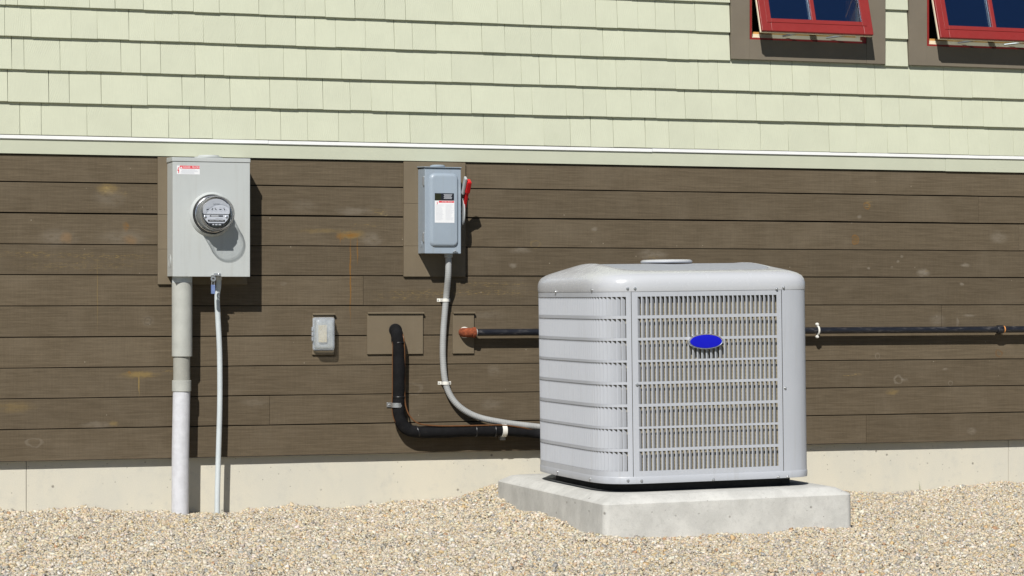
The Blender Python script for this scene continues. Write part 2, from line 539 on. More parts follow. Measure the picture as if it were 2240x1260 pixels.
M['clearbox'] = clear_mat("clear_cover_plastic", (0.86, 0.88, 0.90), 0.08, body=0.30, bodycol=(0.74, 0.79, 0.86))
M['gravelbed'] = gravel_mat()
M['stone'] = stone_mat()
M['grass'] = simple("grass_blade", (0.12, 0.15, 0.03), 0.6)
M['tapeorange'] = simple("orange_tape", (0.62, 0.26, 0.07), 0.6)


# ------------------------------------------------------------------ mesh helpers
class MB:
    def __init__(s):
        s.v, s.f = [], []

    def add(s, vs, fs):
        o = len(s.v)
        s.v += [tuple(v) for v in vs]
        s.f += [tuple(i + o for i in f) for f in fs]
        return s

    def box(s, x0, x1, y0, y1, z0, z1):
        vs = [(x, y, z) for z in (z0, z1) for y in (y0, y1) for x in (x0, x1)]
        return s.add(vs, [(0, 2, 3, 1), (4, 5, 7, 6), (0, 1, 5, 4), (2, 6, 7, 3), (0, 4, 6, 2), (1, 3, 7, 5)])

    def loft(s, loops, cap0=True, cap1=True):
        n = len(loops[0])
        vs = [p for l in loops for p in l]
        fs = []
        for k in range(len(loops) - 1):
            for i in range(n):
                j = (i + 1) % n
                fs.append((k * n + i, k * n + j, (k + 1) * n + j, (k + 1) * n + i))
        if cap0:
            fs.append(tuple(range(n - 1, -1, -1)))
        if cap1:
            fs.append(tuple((len(loops) - 1) * n + i for i in range(n)))
        return s.add(vs, fs)

    def tube(s, pts, rad, seg=16, cap=True, rib=None):
        """sweep along a smooth path"""
        P = [Vector(p) for p in pts]
        n = len(P)
        rads = rad if isinstance(rad, (list, tuple)) else [rad] * n
        up = None
        loops = []
        for i in range(n):
            t = (P[min(i + 1, n - 1)] - P[max(i - 1, 0)]).normalized()
            if up is None:
                up = Vector((0, 0, 1)) if abs(t.z) < 0.9 else Vector((1, 0, 0))
            a = (up - t * up.dot(t)).normalized()
            up = a
            b = t.cross(a)
            loops.append([P[i] + (a * math.cos(q) + b * math.sin(q)) * rads[i]
                          for q in (2 * math.pi * k / seg for k in range(seg))])
        return s.loft(loops, cap, cap)

    def lathe(s, prof, c, axis='y-', seg=40, cap0=True, cap1=True):
        """prof: list of (r, h) ; h runs along axis"""
        loops = []
        for r, h in prof:
            l = []
            for k in range(seg):
                q = 2 * math.pi * k / seg
                a, b = r * math.cos(q), r * math.sin(q)
                if axis == 'y-':
                    l.append((c[0] + a, c[1] - h, c[2] + b))
                elif axis == 'z':
                    l.append((c[0] + a, c[1] + b, c[2] + h))
                else:
                    l.append((c[0] + h, c[1] + a, c[2] + b))
            loops.append(l)
        return s.loft(loops, cap0, cap1)

    def prism(s, pts, d0, d1):
        """outline in x,z ; front y=-d1, back y=-d0"""
        return s.loft([[(p[0], -d0, p[1]) for p in pts], [(p[0], -d1, p[1]) for p in pts]])

    def build(s, name, mat, parent=None, smooth=False, bevel=0.0, origin=(0, 0, 0), seg=2, angle=35, solid=0.0):
        me = bpy.data.meshes.new(name)
        ox, oy, oz = origin
        me.from_pydata([(a - ox, b - oy, c - oz) for a, b, c in s.v], [], s.f)
        bm = bmesh.new()
        bm.from_mesh(me)
        bmesh.ops.recalc_face_normals(bm, faces=bm.faces)
        bm.to_mesh(me)
        bm.free()
        me.materials.append(mat)
        o = bpy.data.objects.new(name, me)
        COL.objects.link(o)
        if parent is not None:
            o.parent = parent
        if smooth:
            me.polygons.foreach_set("use_smooth", [True] * len(me.polygons))
            try:
                me.set_sharp_from_angle(angle=R(angle))
            except Exception:
                pass
        if solid:
            md = o.modifiers.new("solidify", 'SOLIDIFY')
            md.thickness = solid
            md.offset = -1
        if bevel:
            md = o.modifiers.new("bevel", 'BEVEL')
            md.width = bevel
            md.segments = seg
            md.limit_method = 'ANGLE'
            md.angle_limit = R(40)
        return o


def tag(o, label=None, cat=None, group=None, kind=None):
    if label:
        o["label"] = label
    if cat:
        o["category"] = cat
    if group:
        o["group"] = group
    if kind:
        o["kind"] = kind
    return o


def thing(name, label, cat, loc, group=None):
    e = bpy.data.objects.new(name, None)
    e.empty_display_size = 0.1
    e.location = loc
    COL.objects.link(e)
    return tag(e, label, cat, group)


def rrect(x0, x1, z0, z1, r, seg=6):
    pts = []
    for cx, cz, a0 in ((x1 - r, z1 - r, 0), (x0 + r, z1 - r, 90), (x0 + r, z0 + r, 180), (x1 - r, z0 + r, 270)):
        for k in range(seg + 1):
            q = R(a0 + 90 * k / seg)
            pts.append((cx + r * math.cos(q), cz + r * math.sin(q)))
    return pts


def smooth_path(pts, n=10):
    """Catmull-Rom through points"""
    P = [Vector(p) for p in pts]
    P = [P[0] * 2 - P[1]] + P + [P[-1] * 2 - P[-2]]
    out = []
    for i in range(1, len(P) - 2):
        for k in range(n):
            t = k / n
            a, b, c, d = P[i - 1], P[i], P[i + 1], P[i + 2]
            out.append(0.5 * ((2 * b) + (c - a) * t + (2 * a - 5 * b + 4 * c - d) * t * t + (3 * b - a - 3 * c + d) * t ** 3))
    out.append(P[-2])
    return out


def text_mesh(name, body, size, loc, mat, parent, squeeze=1.0):
    cu = bpy.data.curves.new(name, 'FONT')
    cu.body = body
    cu.size = size
    cu.align_x = 'CENTER'
    cu.align_y = 'CENTER'
    cu.resolution_u = 3
    tmp = bpy.data.objects.new(name + "_tmp", cu)
    COL.objects.link(tmp)
    dg = bpy.context.evaluated_depsgraph_get()
    me = bpy.data.meshes.new_from_object(tmp.evaluated_get(dg))
    bpy.data.objects.remove(tmp)
    bpy.data.curves.remove(cu)
    for v in me.vertices:
        x, y = v.co.x * squeeze, v.co.y
        v.co = (loc[0] + x, loc[1], loc[2] + y)
    me.materials.clear()
    me.materials.append(mat)
    o = bpy.data.objects.new(name, me)
    COL.objects.link(o)
    o.parent = parent
    return o


# ------------------------------------------------------------------ ground
WALLC = [(-300, 1118), (0, 1117), (60, 1121), (120, 1117), (180, 1109), (250, 1119), (377, 1121), (480, 1127), (560, 1114),
         (640, 1106), (700, 1112), (740, 1115), (800, 1107), (860, 1100), (900, 1096), (960, 1094), (1000, 1088),
         (1040, 1076), (1075, 1062), (1130, 1050), (1200, 1040), (1300, 1038), (1500, 1045), (1700, 1066), (1870, 1078), (1940, 1081),
         (2010, 1077), (2060, 1069), (2120, 1062), (2180, 1056), (2240, 1058), (2600, 1066)]
_wx = np.array([at(p, q, -0.037).x for p, q in WALLC])
_wz = np.array([at(p, q, -0.037).z for p, q in WALLC])
PX0, PX1, PY0, PY1 = 3.398, 4.479, -1.885, -0.55       # the concrete pad's outline
PADZ = 0.163


def sstep(a, b, x):
    t = np.clip((x - a) / (b - a), 0, 1)
    return t * t * (3 - 2 * t)


def height(x, y):
    x = np.asarray(x, float)
    y = np.asarray(y, float)
    zc = np.interp(x, _wx, _wz)
    xs = x + 0.1 * y
    zfar = np.interp(np.clip(x, _wx[0], _wx[-1]), _wx, np.convolve(np.pad(_wz, 2, 'edge'), np.ones(5) / 5, 'valid'))
    near = sstep(-0.45, -0.02, y)
    mid = sstep(-1.75, -0.25, y)
    z = -0.006 + (zfar + 0.006) * mid * 0.85
    z = z * (1 - near) + zc * near
    z += 0.040 * np.exp(-((x - 3.22) / 0.26) ** 2 - ((y + 1.15) / 0.45) ** 2)
    z += 0.032 * np.exp(-((x - 3.32) / 0.20) ** 2 - ((y + 0.48) / 0.22) ** 2)
    z += 0.020 * np.exp(-((x - 4.72) / 0.2) ** 2 - ((y + 1.2) / 0.5) ** 2)
    fade = sstep(-7, -5, y) * (1 - near)
    z += fade * (0.008 * np.sin(x * 5.3 + 1.3 * np.sin(y * 3.1)) * np.sin(y * 4.7 + 0.8) + 0.005 * np.sin(x * 13.1 + y * 9.0) + 0.004 * np.sin(x * 21 - y * 17))
    z += near * (1 - sstep(0.05, 0.15, y)) * 0.003 * np.sin(x * 47 + 2 * np.sin(x * 19))
    return z


gx = np.concatenate([[-60, -30, -15, -8, -5, -3, -2], np.arange(-1.2, 7.6, 0.06), [8.5, 10, 13, 18, 30, 60]])
gy = np.concatenate([[-80, -50, -30, -20, -14, -11, -9, -7.5, -6.5], np.arange(-5.6, 0.26, 0.06), [1.5, 5, 12, 30, 60]])
GX, GY = np.meshgrid(gx, gy)
GZ = height(GX, GY) - 0.004
nx, ny = len(gx), len(gy)
mb = MB()
mb.v = list(zip(GX.ravel(), GY.ravel(), GZ.ravel()))
mb.f = [(j * nx + i, j * nx + i + 1, (j + 1) * nx + i + 1, (j + 1) * nx + i) for j in range(ny - 1) for i in range(nx - 1)]
tag(mb.build("ground", M['gravelbed'], smooth=True), kind="structure")


def gravel():
    dens = 19000
    y0, y1 = -3.75, 0.030
    x0, x1 = -0.1, 6.7
    n = int(dens * (y1 - y0) * (x1 - x0))
    X = rng.uniform(x0, x1, n)
    Y = rng.uniform(y0, y1, n)
    # what the photograph's field of view (with a margin) can see
    dy = Y + CAMD
    t = X * ST + dy * CT
    px = 1120 + (X * CT - dy * ST) / t * F
    keep = (px > -140) & (px < 2380) & (t > 8.02)
    keep &= ~((X > PX0 + 0.006) & (X < PX1 - 0.006) & (Y > PY0 + 0.006) & (Y < PY1 - 0.006))
    X, Y = X[keep], Y[keep]
    n = len(X)
    L = np.clip(rng.lognormal(math.log(0.0047), 0.40, n), 0.0028, 0.0140)
    sx, sy, sz = L, L * rng.uniform(0.55, 0.95, n), L * rng.uniform(0.35, 0.7, n)
    Y = np.minimum(Y, 0.036 - 0.9 * L)
    Z = height(X, Y) + rng.uniform(-0.3, 0.75, n) * sz + 0.002
    base = np.array([(a, b, c) for c in (-1, 1) for b in (-1, 1) for a in (-1, 1)], float) * 0.66
    V = base[None] + rng.normal(0, 0.17, (n, 8, 3))
    V *= np.stack([sx, sy, sz], 1)[:, None, :]
    # tilt then turn
    a1 = rng.normal(0, 0.45, n)
    a2 = rng.normal(0, 0.45, n)
    a3 = rng.uniform(0, 2 * np.pi, n)
    for ang, (i, j) in ((a1, (1, 2)), (a2, (0, 2)), (a3, (0, 1))):
        c_, s_ = np.cos(ang)[:, None], np.sin(ang)[:, None]
        p, q = V[:, :, i].copy(), V[:, :, j].copy()
        V[:, :, i] = p * c_ - q * s_
        V[:, :, j] = p * s_ + q * c_
    V += np.stack([X, Y, Z], 1)[:, None, :]
    V[:, :, 1] = np.minimum(V[:, :, 1], 0.0365)
    pal = np.array([(.64, .53, .36), (.70, .63, .50), (.79, .76, .69), (.50, .39, .235), (.60, .40, .16), (.34, .335, .32),
                    (.235, .26, .285), (.115, .115, .115), (.40, .17, .06), (.56, .51, .43)])
    pw = np.array([.21, .20, .12, .115, .035, .085, .06, .02, .012, .143])
    k = rng.choice(len(pal), n, p=pw / pw.sum())
    C = pal[k] * rng.uniform(0.82, 1.12, (n, 1)) * rng.normal(1, 0.035, (n, 3))
    C = 0.97 * (0.68 * C + 0.32 * np.array((.57, .495, .375)))
    C = np.clip(C, 0.02, 0.86)
    quads = np.array([(0, 2, 3, 1), (4, 5, 7, 6), (0, 1, 5, 4), (2, 6, 7, 3), (0, 4, 6, 2), (1, 3, 7, 5)])
    me = bpy.data.meshes.new("gravel_stones")
    me.vertices.add(n * 8)
    me.vertices.foreach_set("co", V.reshape(-1).astype(np.float32))
    idx = (quads[None] + (np.arange(n) * 8)[:, None, None]).reshape(-1)
    me.loops.add(n * 24)
    me.loops.foreach_set("vertex_index", idx.astype(np.int32))
    me.polygons.add(n * 6)
    me.polygons.foreach_set("loop_start", (np.arange(n * 6) * 4).astype(np.int32))
    me.update(calc_edges=True)
    me.validate()
    at_ = me.attributes.new("stone_color", 'FLOAT_COLOR', 'POINT')
    C4 = np.ones((n, 8, 4), np.float32)
    C4[:, :, :3] = C[:, None, :]
    at_.data.foreach_set("color", C4.reshape(-1))
    me.materials.append(M['stone'])
    o = bpy.data.objects.new("gravel_stones", me)
    COL.objects.link(o)
    tag(o, "loose beige and grey gravel stones spread before the wall", "gravel", kind="stuff")


gravel()

# ------------------------------------------------------------------ the house
XL, XR = wx(-330), wx(2560)
house = thing("house", "house wall with pale green shingles above dark brown boards and concrete foundation", "house", ((XL + XR) / 2, 0.04, 0.0))
HO = house.location.copy()


def hb(mb, name, mat, parent=None, **k):
    return mb.build(name, mat, parent or house, origin=HO, **k)


# foundation, in three pours that meet at the two joints of the photograph
j1, j2 = wx(57.5, -0.037), wx(2206, -0.037)
xs = [XL, j1, j2, XR]
fnd = hb(MB().box(XL, XR, 0.060, 0.40, -0.6, 0.2195), "foundation", M['found'])
for a, b in zip(xs[:-1], xs[1:]):
    hb(MB().box(a + 0.0012, b - 0.0012, 0.037, 0.0595, -0.5, 0.2190), "pour", M['found'], fnd, bevel=0.001)

# brown boards
rows_y = [337, 397.8, 466.3, 534, 601.6, 670, 739, 806.3, 873.5, 941, 1010]
rows_z = [at(0, q, 0).z for q in rows_y]
cut = {0: [], 1: [2140], 2: [2229], 3: [], 4: [795], 5: [2060], 6: [], 7: [1480], 8: [590], 9: [1895]}
backing = hb(MB().box(XL, XR, 0.018, 0.036, rows_z[-1] + 0.004, rows_z[0] + 0.02), "board_wall", M['dark'])
for i in range(10):
    zt, zb = rows_z[i], rows_z[i + 1]
    wm = wood_mat(rows_y[i], rows_y[i + 1])
    seams = [XL] + [wx(c) for c in cut[i]] + [XR]
    gap = random.choice((0.0030, 0.0038, 0.0046, 0.0058))
    for a, b in zip(seams[:-1], seams[1:]):
        off = random.uniform(-0.0016, 0.0006)
        mb = MB()
        # a plank with a slightly wandering lower edge
        nseg = max(4, int((b - a) / 0.25))
        lo, hi = [], []
        for k in range(nseg + 1):
            xx = a + 0.0006 + (b - a - 0.0012) * k / nseg
            lo.append((xx, zb + gap * random.uniform(0.75, 1.15) if i < 9 else zb + random.uniform(-0.0008, 0.0008)))
            hi.append((xx, zt - 0.0003 - random.uniform(0, 0.0006)))
        mb.prism(lo + hi[::-1], -0.0175, -off)
        o = hb(mb, "board", wm, backing, bevel=0.0012, seg=1)

# band board and white flashing above the boards
zb0, zb1 = rows_z[0] + 0.0035, at(0, 303, 0.006).z
band = hb(MB().box(XL, wx(2066), -0.010, 0.017, zb0, zb1), "band_board", M['band'], bevel=0.001)
hb(MB().box(wx(2066) + 0.0008, XR, -0.0106, 0.017, zb0 - 0.0012, zb1), "band_board", M['band'], bevel=0.001)
for a, b, dz in ((-330, 585, 0.0), (585.4, 1424, -0.0008), (1424.4, 2560, 0.0006)):
    hb(MB().box(wx(a), wx(b), -0.0175, 0.012, zb1 + 0.0006 + dz, zb1 + 0.0160 + dz), "drip_flashing", M['flash'], bevel=0.0012)

# ------------------------------------------------------------------ windows: openings first
CD = 0.030                                        # casing stands this proud of the boards
WIN = [dict(c0=1600, c1=1937, o0=1640, o1=1896), dict(c0=1989.5, c1=2335, o0=2028, o1=2292)]
ZC0 = at(1600, 128.5, CD).z                        # lower edge of the casings
ZO0 = at(1640, 86.0, CD).z                         # lower edge of the openings
ZO1 = ZO0 + 0.335
ZC1 = ZO1 + 0.09
for q in WIN:
    q['X0'], q['X1'] = wx(q['c0'], CD), wx(q['c1'], CD)
    q['Y0'], q['Y1'] = wx(q['o0'], CD), wx(q['o1'], CD)

ZTOP = 3.1
sheath = MB()
zs0 = zb1 + 0.002
x = XL
for q in WIN:
    sheath.box(x, q['Y0'] - 0.0015, 0.012, 0.10, zs0 + 0.02, ZTOP)
    sheath.box(q['Y0'], q['Y1'], 0.0125, 0.099, zs0 + 0.021, ZO0 - 0.002)
    sheath.box(q['Y0'], q['Y1'], 0.0125, 0.099, ZO1 + 0.002, ZTOP - 0.001)
    x = q['Y1'] + 0.0015
sheath.box(x, XR, 0.012, 0.10, zs0 + 0.02, ZTOP)
siding = hb(sheath, "shingle_wall", M['band'])

# shingles, row by row with the joints seen in the photograph
SHB = [at(0, q, 0.022).z for q in (293.5, 221.5, 150, 78, 9.5)]
step = SHB[1] - SHB[0]
SHB = SHB + [SHB[4] + step * k for k in (1, 2, 3)]
JOINTS = [
    [44, 91, 191, 288, 369.5, 415.5, 465, 560, 615, 674, 741.6, 797, 848, 898, 968, 1059, 1106, 1191, 1249, 1293.6, 1343, 1413, 1465, 1520, 1572, 1665, 1726, 1815, 1875, 1943, 1986, 2079, 2119, 2165.6, 2219],
    [17, 107, 152, 221.6, 323, 399, 448.6, 504, 591, 651, 707, 767, 813, 860, 955, 1032, 1126, 1165, 1239, 1277, 1327, 1381.6, 1435.5, 1500, 1558, 1613, 1655, 1715, 1791, 1838.7, 1891.5, 1929.5, 1969, 2039.7, 2106, 2152, 2194],
    [53, 132, 189, 265, 308, 352, 427.6, 490, 567.6, 621, 671, 748, 790.5, 844, 929, 988.6, 1080, 1141, 1181, 1218, 1259.7, 1308, 1349, 1404, 1479, 1528.6, 1572, 1640, 1687.5, 1734.6, 1771.6, 1817, 1877, 1916, 1991, 2066, 2127, 2177, 2238],
    [10.5, 68.6, 156, 213, 282.5, 339, 392, 445.7, 515, 581.6, 647.6, 689.5, 734.6, 800, 863, 903, 954, 1055, 1105, 1162, 1208, 1270, 1320, 1367, 1458, 1507, 1550],
    [38.7, 97, 196, 252, 314, 376.5, 423.5, 480, 566.7, 621.6, 668, 711.7, 777, 842.5, 887.6, 991, 1088.6, 1145, 1185, 1228, 1304, 1351, 1396, 1434.6, 1477, 1522],
]


def fill(a, b):
    """random joints between picture columns a and b"""
    out, p = [], a
    while True:
        p += random.uniform(38, 92)
        if p > b - 25:
            return out
        out.append(p)


def shingle(xa, xb, z0, z1, j):
    g = random.choice((0.0006, 0.0009, 0.0013, 0.0018))
    d = (0.0225 if j else 0.0192) + random.uniform(-0.0012, 0.0014)
    dz0 = random.uniform(-0.0010, 0.0010)
    dz1 = dz0 + random.uniform(-0.0005, 0.0005)
    s0, s1 = random.uniform(-0.0012, 0.0012), random.uniform(-0.0012, 0.0012)
    a, b = xa + g / 2, xb - g / 2
    zt = z1 + 0.035
    # tapered: thick at the butt, thin where the next course covers it
    vs = [(a, 0.0115, z0 + dz0), (b, 0.0115, z0 + dz1), (b + s1, 0.0115, zt), (a + s0, 0.0115, zt),
          (a, -d, z0 + dz0), (b, -d, z0 + dz1), (b + s1, -0.0045, zt), (a + s0, -0.0045, zt)]
    fs = [(0, 1, 2, 3), (4, 7, 6, 5), (0, 4, 5, 1), (3, 2, 6, 7), (0, 3, 7, 4), (1, 5, 6, 2)]
    o_ = ((xa + xb) / 2, 0.0, z0)
    ob = MB().add(vs, fs).build("shingle", M['shingle'], siding, origin=o_, bevel=0.0012, seg=1)
    ob.location = Vector(o_) - HO


for r in range(8):
    z0 = SHB[r]
    z1 = SHB[r] + step
    if r == 0:
        z0 += 0.0
    if r < 5:
        J = fill(-330, JOINTS[r][0]) + JOINTS[r]
        if r < 3:
            J = J + fill(JOINTS[r][-1], 2560)
    else:
        J = fill(-330, 1590)
    X = [XL] + [wx(p, 0.02) for p in J] + ([XR] if r < 3 else [])
    if r >= 3:
        X.append(WIN[0]['X0'] - 0.002)
    for a, b in zip(X[:-1], X[1:]):
        shingle(a, b, z0, z1, r)
    if r >= 3:
        shingle(WIN[0]['X1'] + 0.002, WIN[1]['X0'] - 0.002, z0 + random.uniform(-.001, .001), z1, r)
        X = [WIN[1]['X1'] + 0.002] + [wx(p, 0.02) for p in fill(2345, 2560)] + [XR]
        for a, b in zip(X[:-1], X[1:]):
            shingle(a, b, z0, z1, r)


def window(q):
    X0, X1, Y0, Y1 = q['X0'], q['X1'], q['Y0'], q['Y1']
    mb = MB()
    mb.box(X0, Y0, -CD, 0.0118, ZC0, ZC1)
    cas = hb(mb, "window", M['casing'], bevel=0.001)
    hb(MB().box(Y1, X1, -CD - 0.0004, 0.0118, ZC0, ZC1), "casing_board", M['casing'], cas, bevel=0.001)
    hb(MB().box(Y0 + 0.0005, Y1 - 0.0006, -CD + 0.0006, 0.0118, ZC0 + 0.0004, ZO0), "casing_board", M['casing'], cas, bevel=0.001)
    hb(MB().box(Y0 + 0.0005, Y1 - 0.0006, -CD + 0.0006, 0.0118, ZO1, ZC1), "casing_board", M['casing'], cas, bevel=0.001)
    # red outer frame lining the opening
    fw = 0.014
    fr = MB()
    fr.box(Y0, Y0 + fw, -CD + 0.006, 0.03, ZO0, ZO1)
    fr.box(Y1 - fw, Y1, -CD + 0.006, 0.03, ZO0, ZO1)
    fr.box(Y0 + fw, Y1 - fw, -CD + 0.007, 0.03, ZO0, ZO0 + 0.010)
    fr.box(Y0 + fw, Y1 - fw, -CD + 0.007, 0.03, ZO1 - 0.010, ZO1)
    hb(fr, "outer_frame", M['red'], cas)
    # cream track, wooden stool and jambs behind
    tr = MB()
    tr.box(Y0 + fw, Y1 - fw, -0.012, 0.012, ZO0 + 0.0105, ZO0 + 0.016)
    tr.box(Y0 + fw, Y1 - fw, 0.012, 0.030, ZO0 + 0.0105, ZO0 + 0.032)
    tr.box(Y0 + fw, Y0 + fw + 0.018, 0.0122, 0.0302, ZO0 + 0.0322, ZO1 - 0.011)
    tr.box(Y1 - fw - 0.018, Y1 - fw, 0.0122, 0.0302, ZO0 + 0.0322, ZO1 - 0.011)
    hb(tr, "inner_track", M['cream'], cas, bevel=0.001)
    ww = MB()
    ww.box(Y0, Y1, 0.0305, 0.14, ZO0 + 0.012, ZO0 + 0.044)
    ww.box(Y0, Y0 + 0.03, 0.0308, 0.14, ZO0 + 0.0442, ZO1)
    ww.box(Y1 - 0.03, Y1, 0.0308, 0.14, ZO0 + 0.0442, ZO1)
    hb(ww, "stool", M['warmwood'], cas)
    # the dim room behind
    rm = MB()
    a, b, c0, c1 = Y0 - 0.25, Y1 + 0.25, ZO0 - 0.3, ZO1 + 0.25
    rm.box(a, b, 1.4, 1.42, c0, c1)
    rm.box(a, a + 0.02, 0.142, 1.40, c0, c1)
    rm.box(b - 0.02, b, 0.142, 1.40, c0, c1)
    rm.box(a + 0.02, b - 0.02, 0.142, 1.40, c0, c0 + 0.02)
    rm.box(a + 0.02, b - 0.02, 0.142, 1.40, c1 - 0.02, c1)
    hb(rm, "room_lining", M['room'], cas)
    # sash hung at its head and swung out at the bottom
    al = R(18.3)
    hz = ZO1 - 0.012
    hy = -CD + 0.004
    H = hz - ZO0 - 0.012
    sa, ca = math.sin(al), math.cos(al)

    def S(x, v, wv):      # v down the sash, wv outwards from its face
        return (x, hy - v * sa - wv * ca, hz - v * ca + wv * sa)

    def sbox(mb, x0, x1, v0, v1, w0, w1):
        vs = [S(x_, v_, w_) for w_ in (w0, w1) for v_ in (v0, v1) for x_ in (x0, x1)]
        mb.add(vs, [(0, 2, 3, 1), (4, 5, 7, 6), (0, 1, 5, 4), (2, 6, 7, 3), (0, 4, 6, 2), (1, 3, 7, 5)])

    a, b = Y0 + fw + 0.003, Y1 - fw - 0.003
    st, rb = 0.050, 0.062
    sash = MB()
    sbox(sash, a, a + st, 0, H, 0, 0.016)
    sbox(sash, b - st, b, 0, H, 0, 0.016)
    sbox(sash, a + st, b - st, H - rb, H, 0.0003, 0.0158)
    sbox(sash, a + st, b - st, 0, st, 0.0003, 0.0158)
    so_ = hb(sash, "sash", M['red'], cas, bevel=0.003)
    bead = MB()
    sbox(bead, a + 0.030, a + st + 0.004, 0.03, H - rb + 0.018, 0.016, 0.0185)
    sbox(bead, b - st - 0.004, b - 0.030, 0.03, H - rb + 0.018, 0.016, 0.0185)
    sbox(bead, a + st + 0.004, b - st - 0.004, H - rb - 0.003, H - rb + 0.0175, 0.0160, 0.0183)
    hb(bead, "glazing_bead", M['red'], cas, bevel=0.001)
    ins = MB()
    sbox(ins, a - 0.0015, a + st - 0.004, 0.0, H + 0.0012, -0.012, -0.0006)
    sbox(ins, b - st + 0.004, b + 0.0015, 0.0, H + 0.0012, -0.012, -0.0006)
    sbox(ins, a + st - 0.004, b - st + 0.004, H - rb + 0.01, H + 0.0011, -0.0115, -0.0008)
    hb(ins, "inner_sash", M['cream'], cas, bevel=0.001)
    xm = (a + b) / 2 - 0.012
    mu = MB()
    sbox(mu, xm - 0.011, xm + 0.011, st, H - rb - 0.0005, 0.0028, 0.0140)
    hb(mu, "muntin", M['red'], cas, bevel=0.002)
    mu2 = MB()
    sbox(mu2, xm - 0.012, xm + 0.011, st, H - rb, -0.020, -0.0052)
    hb(mu2, "muntin_back", M['whitep'], cas)
    for u0, u1 in ((a + st - 0.002, xm - 0.0005), (xm + 0.0005, b - st + 0.002)):
        gl = MB()
        sbox(gl, u0, u1, st - 0.004, H - rb + 0.004, -0.0042, 0.0025)
        hb(gl, "pane", M['glass'], cas)
    # winder arms between the track and the sash
    for x0, x1, in ((a + 0.17, xm - 0.03), (xm + 0.12, b - 0.06)):
        p0 = Vector((x0, -0.004, ZO0 + 0.024))
        p1 = Vector(S(x1, H - 0.018, -0.012))
        hb(MB().tube([p0, p0.lerp(p1, .5), p1], 0.005, 8), "winder_arm", M['steel'], cas, smooth=True)


window(WIN[0])
window(WIN[1])


# brown mounting panels behind the boxes and pipes
def mpanel(x0, x1, y0, y1, d, cap, lab=None, cuts=()):
    a, b = at(x0, y1, d), at(x1, y0, d)
    zt, zb = at(x0, y0, d).z, at(x0, y1, d).z
    zs = [zb] + [at(x0, c, d).z for c in cuts] + [zt]
    o = hb(MB().box(a.x, b.x, -d, 0.0005, zs[0], zs[1] - 0.0006), "mounting_panel", M['panel'], bevel=0.0012)
    for k in range(1, len(zs) - 1):
        hb(MB().box(a.x, b.x, -d, 0.0005, zs[k] + 0.0002, zs[k + 1] - 0.0006), "panel_board", M['panel'], o, bevel=0.0012)
    if cap:
        hb(MB().box(a.x + 0.001, b.x + 0.004, -d - 0.009, 0.0004, zt, zt + 0.008), "cap_strip", M['panel'], o, bevel=0.001)
    return o


mpanel(345.5, 541, 343, 622, 0.014, False, cuts=(545, 469))
mpanel(883.5, 1018.5, 353, 605, 0.014, False, cuts=(538, 445))
mpanel(683, 731, 689, 776, 0.011, True)
mpanel(803.5, 925.5, 686.5, 775, 0.011, True)
mpanel(990.5, 1037, 686, 773.5, 0.011, True)

# ------------------------------------------------------------------ meter box
MD = 0.150
B0, B1 = at(377.5, 605, MD), at(547, 356, MD)
mbx = thing("meter_box", "large light grey steel meter box with round socket hub on the brown boards", "meter box", ((B0.x + B1.x) / 2, -0.0142, B0.z))
MO = mbx.location.copy()


def build_to(o0):
    def fn(mb, name, mat, parent, **k):
        return mb.build(name, mat, parent, origin=o0, **k)
    return fn


mo = build_to(MO)
encl = mo(MB().box(B0.x + 0.002, B1.x - 0.002, -MD + 0.003, -0.0145, B0.z + 0.001, B1.z), "enclosure", M['metalgrey'], mbx, bevel=0.002)
mo(MB().box(B0.x + 0.0005, B1.x - 0.0003, -MD, -MD + 0.0028, B0.z, B1.z - 0.001), "cover", M['metalgrey'], mbx, bevel=0.0015)
zl = B1.z
lid = MB()
lx0, lx1 = B0.x - 0.0015, B1.x + 0.0015
lid.add([(lx0, -MD - 0.003, zl + 0.0005), (lx1, -MD - 0.003, zl + 0.0005), (lx1, -0.0147, zl + 0.0005), (lx0, -0.0147, zl + 0.0005),
         (lx0, -MD - 0.003, zl + 0.0185), (lx1, -MD - 0.003, zl + 0.0185), (lx1, -0.0147, zl + 0.0225), (lx0, -0.0147, zl + 0.0225)],
        [(0, 1, 2, 3), (4, 7, 6, 5), (0, 4, 5, 1), (1, 5, 6, 2), (2, 6, 7, 3), (3, 7, 4, 0)])
mo(lid, "rain_lid", M['metalgrey'], mbx, bevel=0.002)
mo(MB().lathe([(0.062, 0.0), (0.062, 0.006), (0.048, 0.008), (0.045, 0.013)], ((lx0 + lx1) / 2, -0.085, zl + 0.020), 'z', 36), "hub_plate", M['metalgrey'], mbx, smooth=True)
ko = at(371, 571, 0.085)
mo(MB().lathe([(0.030, -0.001), (0.030, 0.0015), (0.024, 0.0015), (0.024, 0.0008), (0.020, 0.0008), (0.019, 0.0018), (0.012, 0.0018)],
              (B0.x + 0.0022, -0.075, ko.z), 'x', 30), "knockout", M['metalgrey'], mbx, smooth=True, angle=20)
bpy.data.objects["knockout"].scale.x = -1
bpy.data.objects["knockout"].location.x = 2 * (B0.x + 0.0022 - MO.x)
